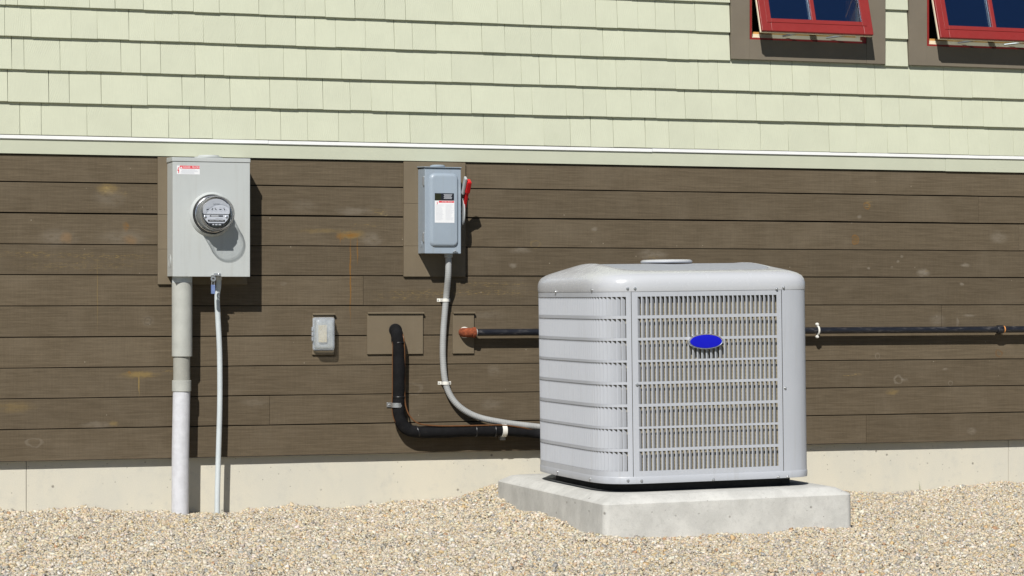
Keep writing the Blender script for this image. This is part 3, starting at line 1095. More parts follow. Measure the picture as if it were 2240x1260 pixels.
# danger label
l0, l1 = at(387, 381, MD), at(437, 363, MD)
lab = mo(MB().box(l0.x, l1.x, -MD - 0.0006, -MD - 0.0001, l0.z, l1.z), "danger_label", M['label'], mbx)
hh = l1.z - l0.z
ww_ = l1.x - l0.x
mo(MB().box(l0.x + 0.12 * ww_, l1.x - 0.001, -MD - 0.0010, -MD - 0.0007, l0.z + 0.66 * hh, l1.z), "red_strip", M['labelred'], lab)
tri = MB()
tx, tz, ts = l0.x + 0.185 * ww_, l0.z + 0.69 * hh, 0.0052
tri.prism([(tx - ts, tz), (tx + ts, tz), (tx, tz + 1.7 * ts)], MD + 0.0011, MD + 0.0013)
mo(tri, "warning_triangle", M['label'], lab)
text_mesh("danger_text", "DANGER · PELIGRO", 0.0115, (l0.x + 0.62 * ww_ - MO.x, -MD - 0.0013 - MO.y, l0.z + 0.825 * hh - MO.z), M['label'], lab, 0.76)
bo = MB()
bx_, bz_, bw, bh = l0.x + 0.01 * ww_, l0.z + 0.12 * hh, 0.085 * ww_, 0.70 * hh
bo.prism([(bx_ + bw * p, bz_ + bh * q) for p, q in ((.55, 0), (.9, 0.02), (1.0, .58), (.55, .58), (.95, 1.0), (.55, 1.0), (.05, .42), (.55, .42))], MD + 0.0011, MD + 0.0013)
mo(bo, "lightning_bolt", M['labelred'], lab)
fp = MB()
for k in range(5):
    zz = l0.z + (0.10 + 0.105 * k) * hh
    a_ = 0.16 + random.uniform(0, .06)
    fp.box(l0.x + a_ * ww_, l0.x + (0.95 - random.uniform(0, .2)) * ww_, -MD - 0.0009, -MD - 0.0007, zz, zz + 0.045 * hh)
mo(fp, "fine_print", M['labelgrey'], lab)
# hasp at the bottom edge
ha = at(470, 602, MD)
hs = MB()
hs.box(ha.x - 0.018, ha.x + 0.026, -MD - 0.012, -MD - 0.0004, ha.z - 0.002, ha.z + 0.001)
hs.box(ha.x - 0.006, ha.x + 0.026, -MD - 0.0045, -MD - 0.0004, ha.z + 0.0012, ha.z + 0.0085)
mo(hs, "hasp", M['steel'], mbx, bevel=0.0008)
mo(MB().lathe([(0.0042, 0.0), (0.0042, 0.003), (0.002, 0.0042)], (ha.x + 0.017, -MD - 0.0046, ha.z + 0.0045), 'y-', 12), "bolt", M['steel'], mbx, smooth=True)

# padlock
pk = at(466, 633, MD + 0.008)
lock = thing("padlock", "small blue padlock hanging from the meter box hasp", "padlock", (pk.x, -MD - 0.008, pk.z - 0.020))
lo = build_to(lock.location.copy())
lo(MB().prism(rrect(pk.x - 0.0085, pk.x + 0.0085, pk.z - 0.020, pk.z + 0.020, 0.002), MD + 0.002, MD + 0.014), "lock_body", M['brass'], lock, bevel=0.001)
sh = [Vector((pk.x - 0.0055, -MD - 0.008, pk.z + 0.019))]
for k in range(9):
    q = math.pi * (1 - k / 8)
    sh.append(Vector((pk.x + 0.0055 * math.cos(q), -MD - 0.008, pk.z + 0.038 + 0.007 * math.sin(q))))
sh.append(Vector((pk.x + 0.0055, -MD - 0.008, pk.z + 0.019)))
lo(MB().tube(sh, 0.0018, 8), "shackle", M['steel'], lock, smooth=True)
lo(MB().lathe([(0.012, 0.0), (0.012, 0.002), (0.005, 0.002), (0.005, 0.0)], (pk.x, -MD - 0.0125, pk.z + 0.047), 'y-', 20, False, False), "seal_ring", M['steel'], lock, smooth=True)

# ------------------------------------------------------------------ electricity meter
mc = at(463, 469, MD)
met = thing("electric_meter", "round glass electricity meter with dials plugged into the grey box", "electric meter", (mc.x, -MD - 0.0005, mc.z - 0.09))
me_ = build_to(met.location.copy())
c0 = (mc.x, -MD - 0.0006, mc.z)
me_(MB().lathe([(0.099, 0.0), (0.099, 0.003), (0.094, 0.010), (0.090, 0.016), (0.088, 0.016), (0.087, 0.004)], c0, 'y-', 64, True, False), "socket_ring", M['metalgrey'], met, smooth=True)
me_(MB().lathe([(0.0865, 0.004), (0.0865, 0.022), (0.083, 0.030), (0.081, 0.031), (0.080, 0.026), (0.030, 0.026)], c0, 'y-', 64, False, True), "base_rim", M['blackp'], met, smooth=True)
cv = me_(MB().lathe([(0.0800, 0.028), (0.0795, 0.036), (0.0775, 0.095), (0.0770, 0.118), (0.0745, 0.128), (0.0700, 0.1315), (0.0655, 0.1285), (0.0630, 0.1265), (0.001, 0.1272)], c0, 'y-', 64, False, True), "glass_cover", M['meterglass'], met, smooth=True)
me_(MB().lathe([(0.0812, 0.030), (0.0812, 0.040), (0.0785, 0.041), (0.0785, 0.030)], c0, 'y-', 64, False, False), "chrome_band", M['silver'], met, smooth=True)
me_(MB().lathe([(0.066, 0.027), (0.066, 0.085), (0.062, 0.090), (0.060, 0.078), (0.02, 0.078)], c0, 'y-', 48, False, True), "inner_frame", M['meterinner'], met, smooth=True)
cx, cz = mc.x, mc.z
fy = MD + 0.0006 + 0.104


def faceo(u, z_):
    return (cx + u * 1.14, cz + z_ * 1.14)


# upper register plate: flat sides, arched top
pts = [faceo(-0.050, -0.002), faceo(0.050, -0.002), faceo(0.052, 0.004), faceo(0.052, 0.028), faceo(0.046, 0.038)]
for k in range(9):
    q = R(40 + 100 * k / 8)
    pts.append(faceo(0.056 * math.cos(q), 0.002 + 0.056 * math.sin(q)))
pts += [faceo(-0.046, 0.038), faceo(-0.052, 0.028), faceo(-0.052, 0.004)]
reg = me_(MB().prism(pts, fy - 0.012, fy), "register_plate", M['meterface'], met, bevel=0.001)
pts = [faceo(0.048, -0.0045), faceo(-0.048, -0.0045)]
for k in range(11):
    q = R(205 + 130 * k / 10)
    pts.append(faceo(0.053 * math.cos(q), 0.006 + 0.052 * math.sin(q)))
npl = me_(MB().prism(pts, fy - 0.014, fy - 0.002), "name_plate", M['meterface'], met, bevel=0.001)
def me2(mb, name, mat, parent, **k):
    """print on the face, enlarged about the face's middle"""
    mb.v = [(cx + (a - cx) * 1.14, b, cz + (c - cz) * 1.14) for a, b, c in mb.v]
    return me_(mb, name, mat, parent, **k)


for k, (u, ang) in enumerate(((-0.034, 200), (-0.017, 65), (-0.003, 125), (0.016, 190), (0.031, 120))):
    dl = me2(MB().lathe([(0.0076, 0.0001), (0.0076, 0.0006), (0.0068, 0.0006), (0.0068, 0.0001)], (cx + u, -fy, cz + 0.0165), 'y-', 24, False, False), "dial", M['labelgrey'], reg)
    q = R(ang)
    a_ = Vector((cx + u, -fy - 0.0009, cz + 0.0165))
    dv = Vector((math.cos(q), 0, math.sin(q)))
    nv = Vector((-dv.z, 0, dv.x))
    po = MB()
    po.add([a_ - dv * .003 - nv * .0019, a_ - dv * .003 + nv * .0019, a_ + dv * .006 + nv * .0008, a_ + dv * .006 - nv * .0008], [(0, 1, 2, 3)])
    me2(po, "pointer", M['labelblack'], reg, solid=0.0003)
text_mesh("register_text", "ELECTRIC", 0.0056, (cx - met.location.x, -fy - 0.0008 - met.location.y, cz + 0.042 - met.location.z), M['labelblack'], reg, 1.2)
st_ = MB()
st_.prism(rrect(cx - 0.026, cx + 0.026, cz - 0.0115, cz - 0.0065, 0.001), fy - 0.0019, fy - 0.0012)
me2(st_, "disc_slot", M['labelblack'], npl)
st_ = MB()
st_.prism(rrect(cx - 0.021, cx + 0.008, cz - 0.0102, cz - 0.0078, 0.0005), fy - 0.0011, fy - 0.0007)
me2(st_, "disc_edge", M['label'], npl)
me2(MB().box(cx - 0.033, cx + 0.033, -fy + 0.0012, -fy + 0.0019, cz - 0.031, cz - 0.0235), "black_strip", M['labelblack'], npl)
me2(MB().box(cx - 0.033, cx + 0.033, -fy + 0.0012, -fy + 0.0019, cz - 0.0455, cz - 0.0365), "black_strip", M['labelblack'], npl)
text_mesh("name_text", "CENTRAL MAINE POWER", 0.0060, (cx - met.location.x, -fy + 0.0009 - met.location.y, cz - 0.0311 - met.location.z), M['label'], npl, 0.95)
gp = MB()
for a_, b_ in ((-0.016, -0.009), (-0.005, 0.004), (0.008, 0.018)):
    gp.box(cx + a_, cx + b_, -fy + 0.0007, -fy + 0.0011, cz - 0.0445, cz - 0.0400)
gp.box(cx - 0.004, cx + 0.023, -fy + 0.0011, -fy + 0.0019, cz - 0.0185, cz - 0.0155)
me2(gp, "plate_print", M['labelgrey'], npl)
for u in (-0.043, 0.040):
    me2(MB().lathe([(0.0045, 0.0), (0.0045, 0.002), (0.002, 0.0035)], (cx + u, -fy + 0.0015, cz - 0.0125), 'y-', 14), "screw", M['silver'], npl, smooth=True)

me_(MB().lathe([(0.0775, 0.112), (0.0785, 0.120), (0.0765, 0.130), (0.0715, 0.1335), (0.0675, 0.131), (0.0665, 0.128)], c0, 'y-', 64, False, False), "bezel", M['bezel'], met, smooth=True)

# ------------------------------------------------------------------ service conduit below the meter box
CDY = 0.080
k1 = at(398, 605, CDY)
sc1 = (10.9 - 0.08) / F
gb = at(396, 1120, CDY)
con = thing("service_conduit", "thick grey and white plastic conduit rising from gravel into meter box", "conduit", (gb.x, -CDY, gb.z - 0.05))
co = build_to(con.location.copy())
x_up, x_lo = k1.x, at(395.3, 900, CDY).x


def zpx(py):
    return at(398, py, CDY).z


co(MB().lathe([(0.0445, 0), (0.0445, zpx(604) - zpx(618))], (x_up + 0.001, -CDY, zpx(618)), 'z', 40), "box_stub", M['pvcblue'], con, smooth=True)
co(MB().lathe([(0.0430, 0), (0.0450, 0.0005), (0.0452, zpx(618) - zpx(779.5))], (x_up + 0.0005, -CDY, zpx(779.5) ), 'z', 40), "upper_sleeve", M['pvcgrey'], con, smooth=True)
co(MB().lathe([(0.0375, 0), (0.0375, zpx(779.5) - zpx(832))], (x_up - 0.0012, -CDY, zpx(832)), 'z', 40), "sliding_tube", M['pvcdark'], con, smooth=True)
co(MB().lathe([(0.0405, 0), (0.0425, 0.001), (0.0425, zpx(832) - zpx(856) - 0.001), (0.041, zpx(832) - zpx(856))], (x_up - 0.0015, -CDY, zpx(856)), 'z', 40), "coupling", M['pvcgrey'], con, smooth=True)
co(MB().tube([(x_lo - 0.003, -CDY, gb.z - 0.12), (x_lo - 0.001, -CDY, (gb.z + zpx(856)) / 2), (x_up - 0.0018, -CDY, zpx(856))], 0.0385, 40), "lower_pipe", M['pvcwhite'], con, smooth=True)

# slim conduit
path = [(478, 603, .085), (478, 625, .085), (475, 650, .080), (476.5, 690, .075), (480, 760, .07), (481, 830, .066), (480.5, 900, .066), (478, 990, .068), (475.5, 1080, .072), (475, 1150, .074)]
pts = smooth_path([at(*p) for p in path], 8)
g2 = pts[-1]
slim = thing("slim_conduit", "slim pale plastic conduit bowing down from meter box to gravel", "conduit", g2)
slo = build_to(slim.location.copy())
slo(MB().tube(pts, 0.0122, 20), "tube", M['pvcblue'], slim, smooth=True)
slo(MB().lathe([(0.0155, 0), (0.0160, 0.002), (0.0160, 0.02), (0.0145, 0.022)], (pts[0].x, pts[0].y, pts[0].z - 0.020), 'z', 24), "connector", M['steel'], slim, smooth=True)

# ------------------------------------------------------------------ disconnect switch
DD = 0.128
d0, d1 = at(929.5, 554.5, DD), at(1008.5, 366, DD)
dis = thing("disconnect_switch", "blue-grey steel disconnect switch with red side lever and white label", "switch box", ((d0.x + d1.x) / 2, -0.0142, d0.z))
do = build_to(dis.location.copy())
do(MB().box(d0.x + 0.001, d1.x - 0.003, -DD + 0.018, -0.0145, d0.z + 0.001, d1.z - 0.006), "enclosure", M['bluegrey'], dis, bevel=0.002)
door = do(MB().box(d0.x, d1.x, -DD, -DD + 0.0178, d0.z, d1.z - 0.004), "door", M['bluegrey'], dis, bevel=0.0025)
rl = MB()
rl.add([(d0.x - 0.004, -DD - 0.008, d1.z - 0.0035), (d1.x + 0.001, -DD - 0.008, d1.z - 0.0035), (d1.x + 0.001, -0.0146, d1.z + 0.0015), (d0.x - 0.004, -0.0146, d1.z + 0.0015),
        (d0.x - 0.004, -DD - 0.008, d1.z), (d1.x + 0.001, -DD - 0.008, d1.z), (d1.x + 0.001, -0.0146, d1.z + 0.006), (d0.x - 0.004, -0.0146, d1.z + 0.006)],
       [(0, 1, 2, 3), (4, 7, 6, 5), (0, 4, 5, 1), (1, 5, 6, 2), (2, 6, 7, 3), (3, 7, 4, 0)])
do(rl, "rain_lip", M['bluegrey'], dis, bevel=0.001)
do(MB().lathe([(0.035, 0), (0.035, 0.006), (0.026, 0.009)], ((d0.x + d1.x) / 2 - 0.01, -0.075, d1.z + 0.003), 'z', 30), "hub_plate", M['bluegrey'], dis, smooth=True)
e0, e1 = at(939, 540, DD), at(1001.5, 380, DD)
loops = []
for ins, dd, rr in ((0.0, 0.0, 0.024), (0.004, 0.007, 0.022), (0.011, 0.011, 0.018), (0.016, 0.0115, 0.014)):
    loops.append([(p[0], -DD - dd, p[1]) for p in rrect(e0.x + ins, e1.x - ins * 0.6, e0.z + ins, e1.z - ins, rr, 8)])
do(MB().loft(loops), "raised_panel", M['bluegrey'], door, smooth=True, angle=50)
LD = DD + 0.0116


def lp(px, py):
    return at(px, py, LD)


a_, b_ = lp(951, 438.5), lp(993, 423)
do(MB().box(a_.x, b_.x, -LD - 0.0006, -LD - 0.0001, a_.z, b_.z), "black_label", M['labelblack'], door)
a2, b2 = lp(951.6, 437.5), lp(964.6, 423.8)
do(MB().box(a2.x, b2.x, -LD - 0.0010, -LD - 0.0007, a2.z, b2.z), "olive_square", M['olive'], door)
pr = MB()
for k in range(5):
    zz = lp(970, 425.5 + 2.2 * k).z
    a3, b3 = lp(970.5 + (k % 2), 430).x, lp(989 - (k % 3), 430).x
    pr.box(a3, b3, -LD - 0.0009, -LD - 0.0007, zz - 0.0010, zz + 0.0010)
do(pr, "label_print", M['labelgrey'], door)
a_, b_ = lp(951, 487), lp(994, 439)
do(MB().box(a_.x, b_.x, -LD - 0.0006, -LD - 0.0001, a_.z, b_.z - 0.0004), "instruction_label", M['label'], door)
a3, b3 = lp(960, 443.2), lp(993, 439.8)
do(MB().box(a3.x, b3.x, -LD - 0.0010, -LD - 0.0007, a3.z, b3.z), "red_strip", M['labelred'], door)
text_mesh("danger_text", "DANGER · PELIGRO", 0.0065, ((a3.x + b3.x) / 2 + 0.003 - dis.location.x, -LD - 0.0013 - dis.location.y, (a3.z + b3.z) / 2 - dis.location.z), M['label'], door, 0.9)
bo = MB()
bx_, bz_, bw, bh = lp(954.5, 447).x, lp(954.5, 447).z, 0.0075, 0.012
bo.prism([(bx_ + bw * p, bz_ + bh * q) for p, q in ((.3, 0), (.6, 0.02), (1.0, .58), (.55, .55), (.95, 1.0), (.55, 1.0), (.2, .45), (.55, .48))], LD + 0.0007, LD + 0.0010)
do(bo, "lightning_bolt", M['labelred'], door)
pr = MB()
for col_ in (0, 1):
    for k in range(15):
        py = 448 + 2.35 * k
        q0 = lp(953.5 + 21 * col_, py)
        q1 = lp(953.5 + 21 * col_ + random.uniform(12, 18), py)
        pr.box(q0.x, q1.x, -LD - 0.0009, -LD - 0.0007, q0.z - 0.0006, q0.z + 0.0006)
do(pr, "fine_print", M['labelgrey'], door)
for py in (395, 518):
    hz_ = at(926, py, 0.12)
    hg = do(MB().box(d0.x - 0.0045, d0.x + 0.0005, -DD + 0.008, -DD + 0.022, hz_.z - 0.022, hz_.z + 0.018), "hinge", M['steel'], dis, bevel=0.001)
ko = at(921, 534, 0.08)
do(MB().lathe([(0.014, -0.002), (0.014, 0.0012), (0.010, 0.0012)], (d0.x + 0.001, -0.065, ko.z), 'x', 24), "knockout", M['bluegrey'], dis, smooth=True)
bpy.data.objects["knockout.001"].scale.x = -1
bpy.data.objects["knockout.001"].location.x = 2 * (d0.x + 0.001 - dis.location.x)
lt = at(995, 551.5, DD)
lm = MB()
lm.box(lt.x - 0.011, lt.x + 0.012, -DD - 0.008, -DD - 0.0002, lt.z - 0.002, lt.z + 0.003)
lm.box(lt.x - 0.004, lt.x + 0.004, -DD - 0.011, -DD - 0.0002, lt.z + 0.0032, lt.z + 0.008)
do(lm, "latch", M['steel'], dis, bevel=0.0008)

# side lever: a bracket ring on the right-hand face and a red arm swung up and forward
xr = d1.x + 0.004
pv = at(1014, 462, 0.075)
ring = []
ang = [k * 2 * math.pi / 40 for k in range(40)]
outer = [(-0.082 + 0.040 * math.cos(q) , pv.z - 0.004 + 0.064 * math.sin(q)) for q in ang]
inner = [(-0.082 + 0.016 * math.cos(q), pv.z - 0.026 + 0.026 * math.sin(q)) for q in ang]
mbk = MB()
n = 40
vs = [(xr + 0.012, y, z) for y, z in outer] + [(xr + 0.012, y, z) for y, z in inner] + [(xr + 0.018, y, z) for y, z in outer] + [(xr + 0.018, y, z) for y, z in inner]
fs = []
for i in range(n):
    j = (i + 1) % n
    fs += [(i, j, n + j, n + i), (2 * n + i, 3 * n + i, 3 * n + j, 2 * n + j), (i, 2 * n + i, 2 * n + j, j), (n + i, n + j, 3 * n + j, 3 * n + i)]
mbk.add(vs, fs)
do(mbk, "lever_bracket", M['handlegrey'], dis, smooth=True)
do(MB().lathe([(0.016, 0), (0.016, 0.013)], (d1.x - 0.002, -0.082, pv.z + 0.012), 'x', 20), "pivot", M['handlegrey'], dis, smooth=True)
A = Vector((xr + 0.022, -0.080, pv.z + 0.004))
Bv = at(1026, 395, 0.172)
Bv.x = xr + 0.020
dirv = (Bv - A)
up = dirv.normalized()
side = Vector((1, 0, 0))
fwd = side.cross(up).normalized()


def bar(t0, t1, w0, w1, th, xo=0.0):
    out = []
    for t_, w_ in ((t0, w0), (t1, w1)):
        p = A + dirv * t_
        out.append([p + side * (xo - th / 2) - fwd * w_ / 2, p + side * (xo + th / 2) - fwd * w_ / 2, p + side * (xo + th / 2) + fwd * w_ / 2, p + side * (xo - th / 2) + fwd * w_ / 2])
    return out


l1_, l2_ = bar(-0.08, 0.62, 0.026, 0.030, 0.014), bar(0.62, 1.0, 0.036, 0.034, 0.022)
arm = do(MB().loft([l1_[0], l1_[1]]), "lever_arm", M['redp'], dis, bevel=0.003)
do(MB().loft([l2_[0], l2_[1]]), "lever_grip", M['redp'], dis, bevel=0.005, seg=3)
l3_ = bar(0.55, 1.10, 0.020, 0.026, 0.012, -0.0175)
do(MB().loft([l3_[0], l3_[1]]), "lever_back", M['handlegrey'], dis, bevel=0.004, seg=3)

# ------------------------------------------------------------------ flexible conduit from the switch to the condenser
path = [(981, 555, .075), (980.5, 600, .072), (976.5, 645, .038), (972.5, 690, .027), (969.5, 735, .024), (969, 785, .022), (974, 835, .022), (988, 870, .026), (1012, 895, .034), (1048, 913, .042), (1100, 924, .050), (1150, 930.5, .058), (1195, 935, .066)]
pp = [at(*p) for p in path]
pp += [at(1250, 938, .20), at(1315, 942, .52), Vector((3.86, -0.803, 0.275))]
fp_ = smooth_path(pp, 26)
flex = thing("flexible_conduit", "ribbed grey flexible conduit curving from switch box to condenser", "conduit", (fp_[0].x, fp_[0].y, fp_[-1].z))
fo = build_to(flex.location.copy())
# resample evenly and rib it
ln = [0.0]
for a_, b_ in zip(fp_[:-1], fp_[1:]):
    ln.append(ln[-1] + (b_ - a_).length)
tot = ln[-1]
m_ = int(tot / 0.0021)
lna = np.array(ln)
arr = np.array([tuple(p) for p in fp_])
sx_ = np.linspace(0, tot, m_)
rs = np.stack([np.interp(sx_, lna, arr[:, i]) for i in range(3)], 1)
rad = [0.0145 + 0.0004 * (1, 0.4, -1, 0.4)[i % 4] for i in range(m_)]
fo(MB().tube([tuple(p) for p in rs], rad, 16), "hose", M['flex'], flex, smooth=True, angle=180)
q = at(981, 555, .075)
fo(MB().lathe([(0.016, 0), (0.019, 0.002), (0.019, 0.020), (0.015, 0.022)], (q.x, q.y, q.z - 0.018), 'z', 20), "connector", M['handlegrey'], flex, smooth=True)


def strap(cpx, cpy, w_px, parent, bo_, d, r, mat, name="clamp"):
    c = at(cpx, cpy, d)
    pts = []
    hw = w_px * 0.00206 / 2
    prof = [(-hw, 0.002), (-r - 0.004, 0.002)]
    for k in range(9):
        q = math.pi * (1 - k / 8)
        prof.append(((r + 0.0018) * math.cos(q), d + (r + 0.0018) * math.sin(q) if 0 < k < 8 else 0.006))
    prof += [(r + 0.004, 0.002), (hw, 0.002)]
    inn = [(a, max(b - 0.0016, 0.0003)) for a, b in prof]
    inn = [(a * (0.93 if 1 < i < len(prof) - 2 else 1.0), b) for i, (a, b) in enumerate(inn)]
    hz = 0.0075
    m = MB()
    n = len(prof)
    vs = []
    for zz in (-hz, hz):
        vs += [(c.x + a, -b, c.z + zz) for a, b in prof] + [(c.x + a, -b, c.z + zz) for a, b in inn]
    fs = []
    for i in range(n - 1):
        o2 = 2 * n
        fs += [(i, i + 1, o2 + i + 1, o2 + i), (n + i, o2 + n + i, o2 + n + i + 1, n + i + 1), (i, n + i, n + i + 1, i + 1), (o2 + i, o2 + i + 1, o2 + n + i + 1, o2 + n + i)]
    fs += [(0, 2 * n, 3 * n, n), (n - 1, 2 * n - 1, 4 * n - 1, 3 * n - 1)]
    m.add(vs, fs)
    o = bo_(m, name, mat, parent, bevel=0.0008)
    for sgn in (-1, 1):
        bo_(MB().lathe([(0.0035, 0), (0.0035, 0.0012), (0.0015, 0.002)], (c.x + sgn * (hw - 0.006), -0.0022, c.z), 'y-', 10), "screw", M['steel'], o, smooth=True)
    return o


strap(974.5, 656.5, 31, flex, fo, 0.032, 0.0158, M['whitep'])
strap(975, 838, 31, flex, fo, 0.022, 0.0158, M['whitep'])

# ------------------------------------------------------------------ clear covered outlet
o0, o1 = at(689.5, 766, 0.066), at(735.5, 695, 0.066)
out = thing("covered_outlet", "outdoor power outlet under a clear plastic bubble cover", "outlet", ((o0.x + o1.x) / 2, -0.0112, o0.z))
oo = build_to(out.location.copy())
oo(MB().prism(rrect(o0.x + 0.004, o1.x - 0.004, o0.z + 0.004, o1.z - 0.004, 0.006), 0.0112, 0.020), "back_plate", M['pvcgrey'], out, bevel=0.001)
oo(MB().prism(rrect(o0.x + 0.026, o1.x - 0.034, o0.z + 0.034, o1.z - 0.034, 0.004), 0.0202, 0.030), "receptacle", M['ivory'], out, bevel=0.001)
loops = []
for ins, dd, rr in ((0.0, 0.021, 0.010), (0.001, 0.034, 0.010), (0.0035, 0.0345, 0.010), (0.005, 0.058, 0.011), (0.011, 0.066, 0.010), (0.018, 0.0675, 0.008)):
    loops.append([(p[0], -dd, p[1]) for p in rrect(o0.x + ins, o1.x - ins, o0.z + ins, o1.z - ins, rr, 6)])
oo(MB().loft(loops, False, True), "bubble_cover", M['clearbox'], out, smooth=True, angle=40)
fl = MB()
loops = []
for ins, dd in ((-0.002, 0.0205), (-0.002, 0.028), (0.006, 0.0285)):
    loops.append([(p[0], -dd, p[1]) for p in rrect(o0.x + ins, o1.x - ins, o0.z + ins, o1.z - ins, 0.010, 6)])
oo(MB().loft(loops, False, False), "cover_rim", M['clearbox'], out, smooth=True, angle=40)
for k in (-1, 0, 1):
    zc_ = (o0.z + o1.z) / 2 + k * 0.022
    oo(MB().box(o0.x - 0.008, o0.x - 0.0022, -0.040, -0.022, zc_ - 0.0095, zc_ + 0.0095), "hinge_knuckle", M['clearbox'], out, bevel=0.002)

# ------------------------------------------------------------------ insulated refrigerant line
path = [(865, 722, .000), (866, 722, .022), (867.5, 730, .046), (870, 748, .053), (872, 775, .053), (872.5, 830, .052), (872, 870, .05), (871.5, 893, .05), (875, 918, .050), (887, 936, .050), (908, 944.5, .052), (950, 945, .053), (1010, 943, .053), (1060, 942, .055), (1095, 941.5, .055), (1135, 944, .055), (1180, 949, .060)]
lp_ = [at(*p) for p in path] + [at(1235, 953, .20), at(1285, 956, .52), Vector((3.76, -0.803, 0.245))]
sp = smooth_path(lp_, 8)
line = thing("refrigerant_line", "black foam insulated refrigerant pipe bending from brown panel towards condenser", "pipe", (sp[0].x, 0.0, sp[-1].z))
lo_ = build_to(line.location.copy())
nn_ = len(sp)
rad = []
for i in range(nn_):
    f_ = i / (nn_ - 1)
    r_ = 0.0278 if f_ < 0.70 else 0.0278 - (f_ - 0.70) / 0.30 * 0.013
    r_ *= 1 + 0.025 * math.sin(i * 0.9) + 0.02 * math.sin(i * 0.37)
    rad.append(r_)
lo_(MB().tube(sp, rad, 22), "insulation", M['foam'], line, smooth=True)
hc = at(864.5, 722, 0.012)
lo_(MB().lathe([(0.030, 0), (0.030, 0.003), (0.020, 0.004)], (hc.x, -0.0113, hc.z), 'y-', 30), "wall_collar", M['blackp'], line, smooth=True)
for (cpx, cpy, d, ax) in ((871.5, 749, .053, 'v'), (872, 868, .050, 'v'), (913, 944, .052, 'd'), (1040, 942.5, .054, 'h'), (1082, 942, .057, 'h')):
    c = at(cpx, cpy, d)
    dv = {'v': Vector((0.02, 0, -1)), 'h': Vector((1, 0, 0)), 'd': Vector((0.95, 0, 0.25))}[ax].normalized()
    lo_(MB().tube([c - dv * 0.003, c, c + dv * 0.003], [0.0286, 0.0296, 0.0286], 22), "cable_tie", M['blackp'], line, smooth=True)
c = at(868.5, 886, 0.05)
stp = MB()
stp.tube([c + Vector((0, 0, 0.0105)), c - Vector((0, 0, 0.0105))], 0.0300, 24)
o_ = lo_(stp, "strap", M['steel'], line, smooth=True)
q = at(851.5, 885.5, 0.004)
lo_(MB().box(q.x - 0.012, q.x + 0.014, -0.006, -0.0012, q.z - 0.011, q.z + 0.011), "strap_tab", M['steel'], line, bevel=0.001)
q2 = Vector((q.x + 0.014, -0.006, q.z))
lo_(MB().box(q.x + 0.0105, q.x + 0.0138, -0.052, -0.0062, q.z - 0.0105, q.z + 0.0105), "strap_leg", M['steel'], line, bevel=0.0006)
lo_(MB().lathe([(0.004, 0), (0.004, 0.002), (0.002, 0.003)], (q.x - 0.001, -0.0061, q.z), 'y-', 10), "screw", M['steel'], line, smooth=True)
c = at(1101.5, 941.5, 0.055)
lo_(MB().tube([c - Vector((0.011, 0, 0)), c + Vector((0.011, 0, 0))], 0.0300, 24), "strap", M['whitep'], line, smooth=True)
q = at(1097, 957, 0.012)
lo_(MB().box(q.x - 0.012, q.x + 0.012, -0.035, -0.0012, q.z - 0.011, q.z + 0.010), "strap_tab", M['steel'], line, bevel=0.001)

# thin control cable tied alongside
path = [(876, 724, .012), (882, 735, .062), (884.5, 755, .066), (885, 800, .060), (885, 860, .058), (888, 890, .060), (898, 912, .066), (918, 927, .072), (960, 931.5, .074), (1010, 931.5, .074), (1060, 930.5, .074), (1100, 930, .074), (1140, 935, .072), (1180, 943, .070)]
cp = [at(*p) for p in path] + [at(1235, 948, .22), at(1280, 950, .54), Vector((3.73, -0.803, 0.262))]
cs = smooth_path(cp, 8)
cab = MB().tube(cs, 0.0034, 10).build("control_cable", M['copper'], None, smooth=True)
tag(cab, "thin orange-brown control cable running along the black insulated pipe", "cable")
path = [(858.5, 724, .012), (857.5, 735, .050), (859, 749, .060), (858.5, 790, .052), (858.5, 850, .05), (857.5, 893, .052), (861, 915, .056), (866, 925, .056)]
cab2 = MB().tube(smooth_path([at(*p) for p in path], 8), 0.0020, 8).build("earth_wire", M['copper'], None, smooth=True)
tag(cab2, "very thin brown wire on the wall side of the black insulated pipe", "wire")

# ------------------------------------------------------------------ gas pipe
GD = 0.050
gz = at(1100, 727, GD).z
ga = at(1040, 728, GD)
gasp = thing("gas_pipe", "black iron gas pipe running along brown boards behind the condenser", "pipe", (ga.x, -GD, gz))
go = build_to(gasp.location.copy())
gend = XR - 0.02
zr = at(2240, 720, GD).z
xc = wx(2182, GD)
zc_ = gz + (zr - gz) * (xc - ga.x) / (gend - ga.x)
go(MB().tube([(ga.x - 0.004, -GD, gz), ((ga.x + xc) / 2, -GD, (gz + zc_) / 2), (xc + 0.01, -GD, zc_)], 0.0162, 24), "pipe", M['pipe'], gasp, smooth=True)
go(MB().tube([(xc + 0.011, -GD, zc_), (gend, -GD, zr)], 0.0166, 24), "far_pipe", M['pipe'], gasp, smooth=True)
go(MB().tube([(xc - 0.004, -GD, zc_), (xc, -GD, zc_), (xc + 0.026, -GD, zc_), (xc + 0.030, -GD, zc_)], [0.0195, 0.0212, 0.0212, 0.0195], 24), "coupling", M['pipe'], gasp, smooth=True)
go(MB().tube([(xc + 0.0305, -GD, zc_), (xc + 0.0375, -GD, zc_)], 0.0180, 24), "tape", M['tapeorange'], gasp, smooth=True)
ex = ga.x
el = [(wx(1018, GD), -0.0115, gz), (wx(1018, GD), -0.026, gz), (wx(1018, GD) + 0.004, -0.042, gz), (wx(1018, GD) + 0.016, -GD, gz), (ex - 0.014, -GD, gz)]
go(MB().tube(smooth_path(el, 6), 0.0215, 24), "elbow", M['rust'], gasp, smooth=True)
go(MB().tube([(ex - 0.016, -GD, gz), (ex - 0.013, -GD, gz), (ex - 0.001, -GD, gz), (ex + 0.001, -GD, gz)], [0.022, 0.0245, 0.0245, 0.0225], 24), "elbow_rim", M['rust'], gasp, smooth=True)
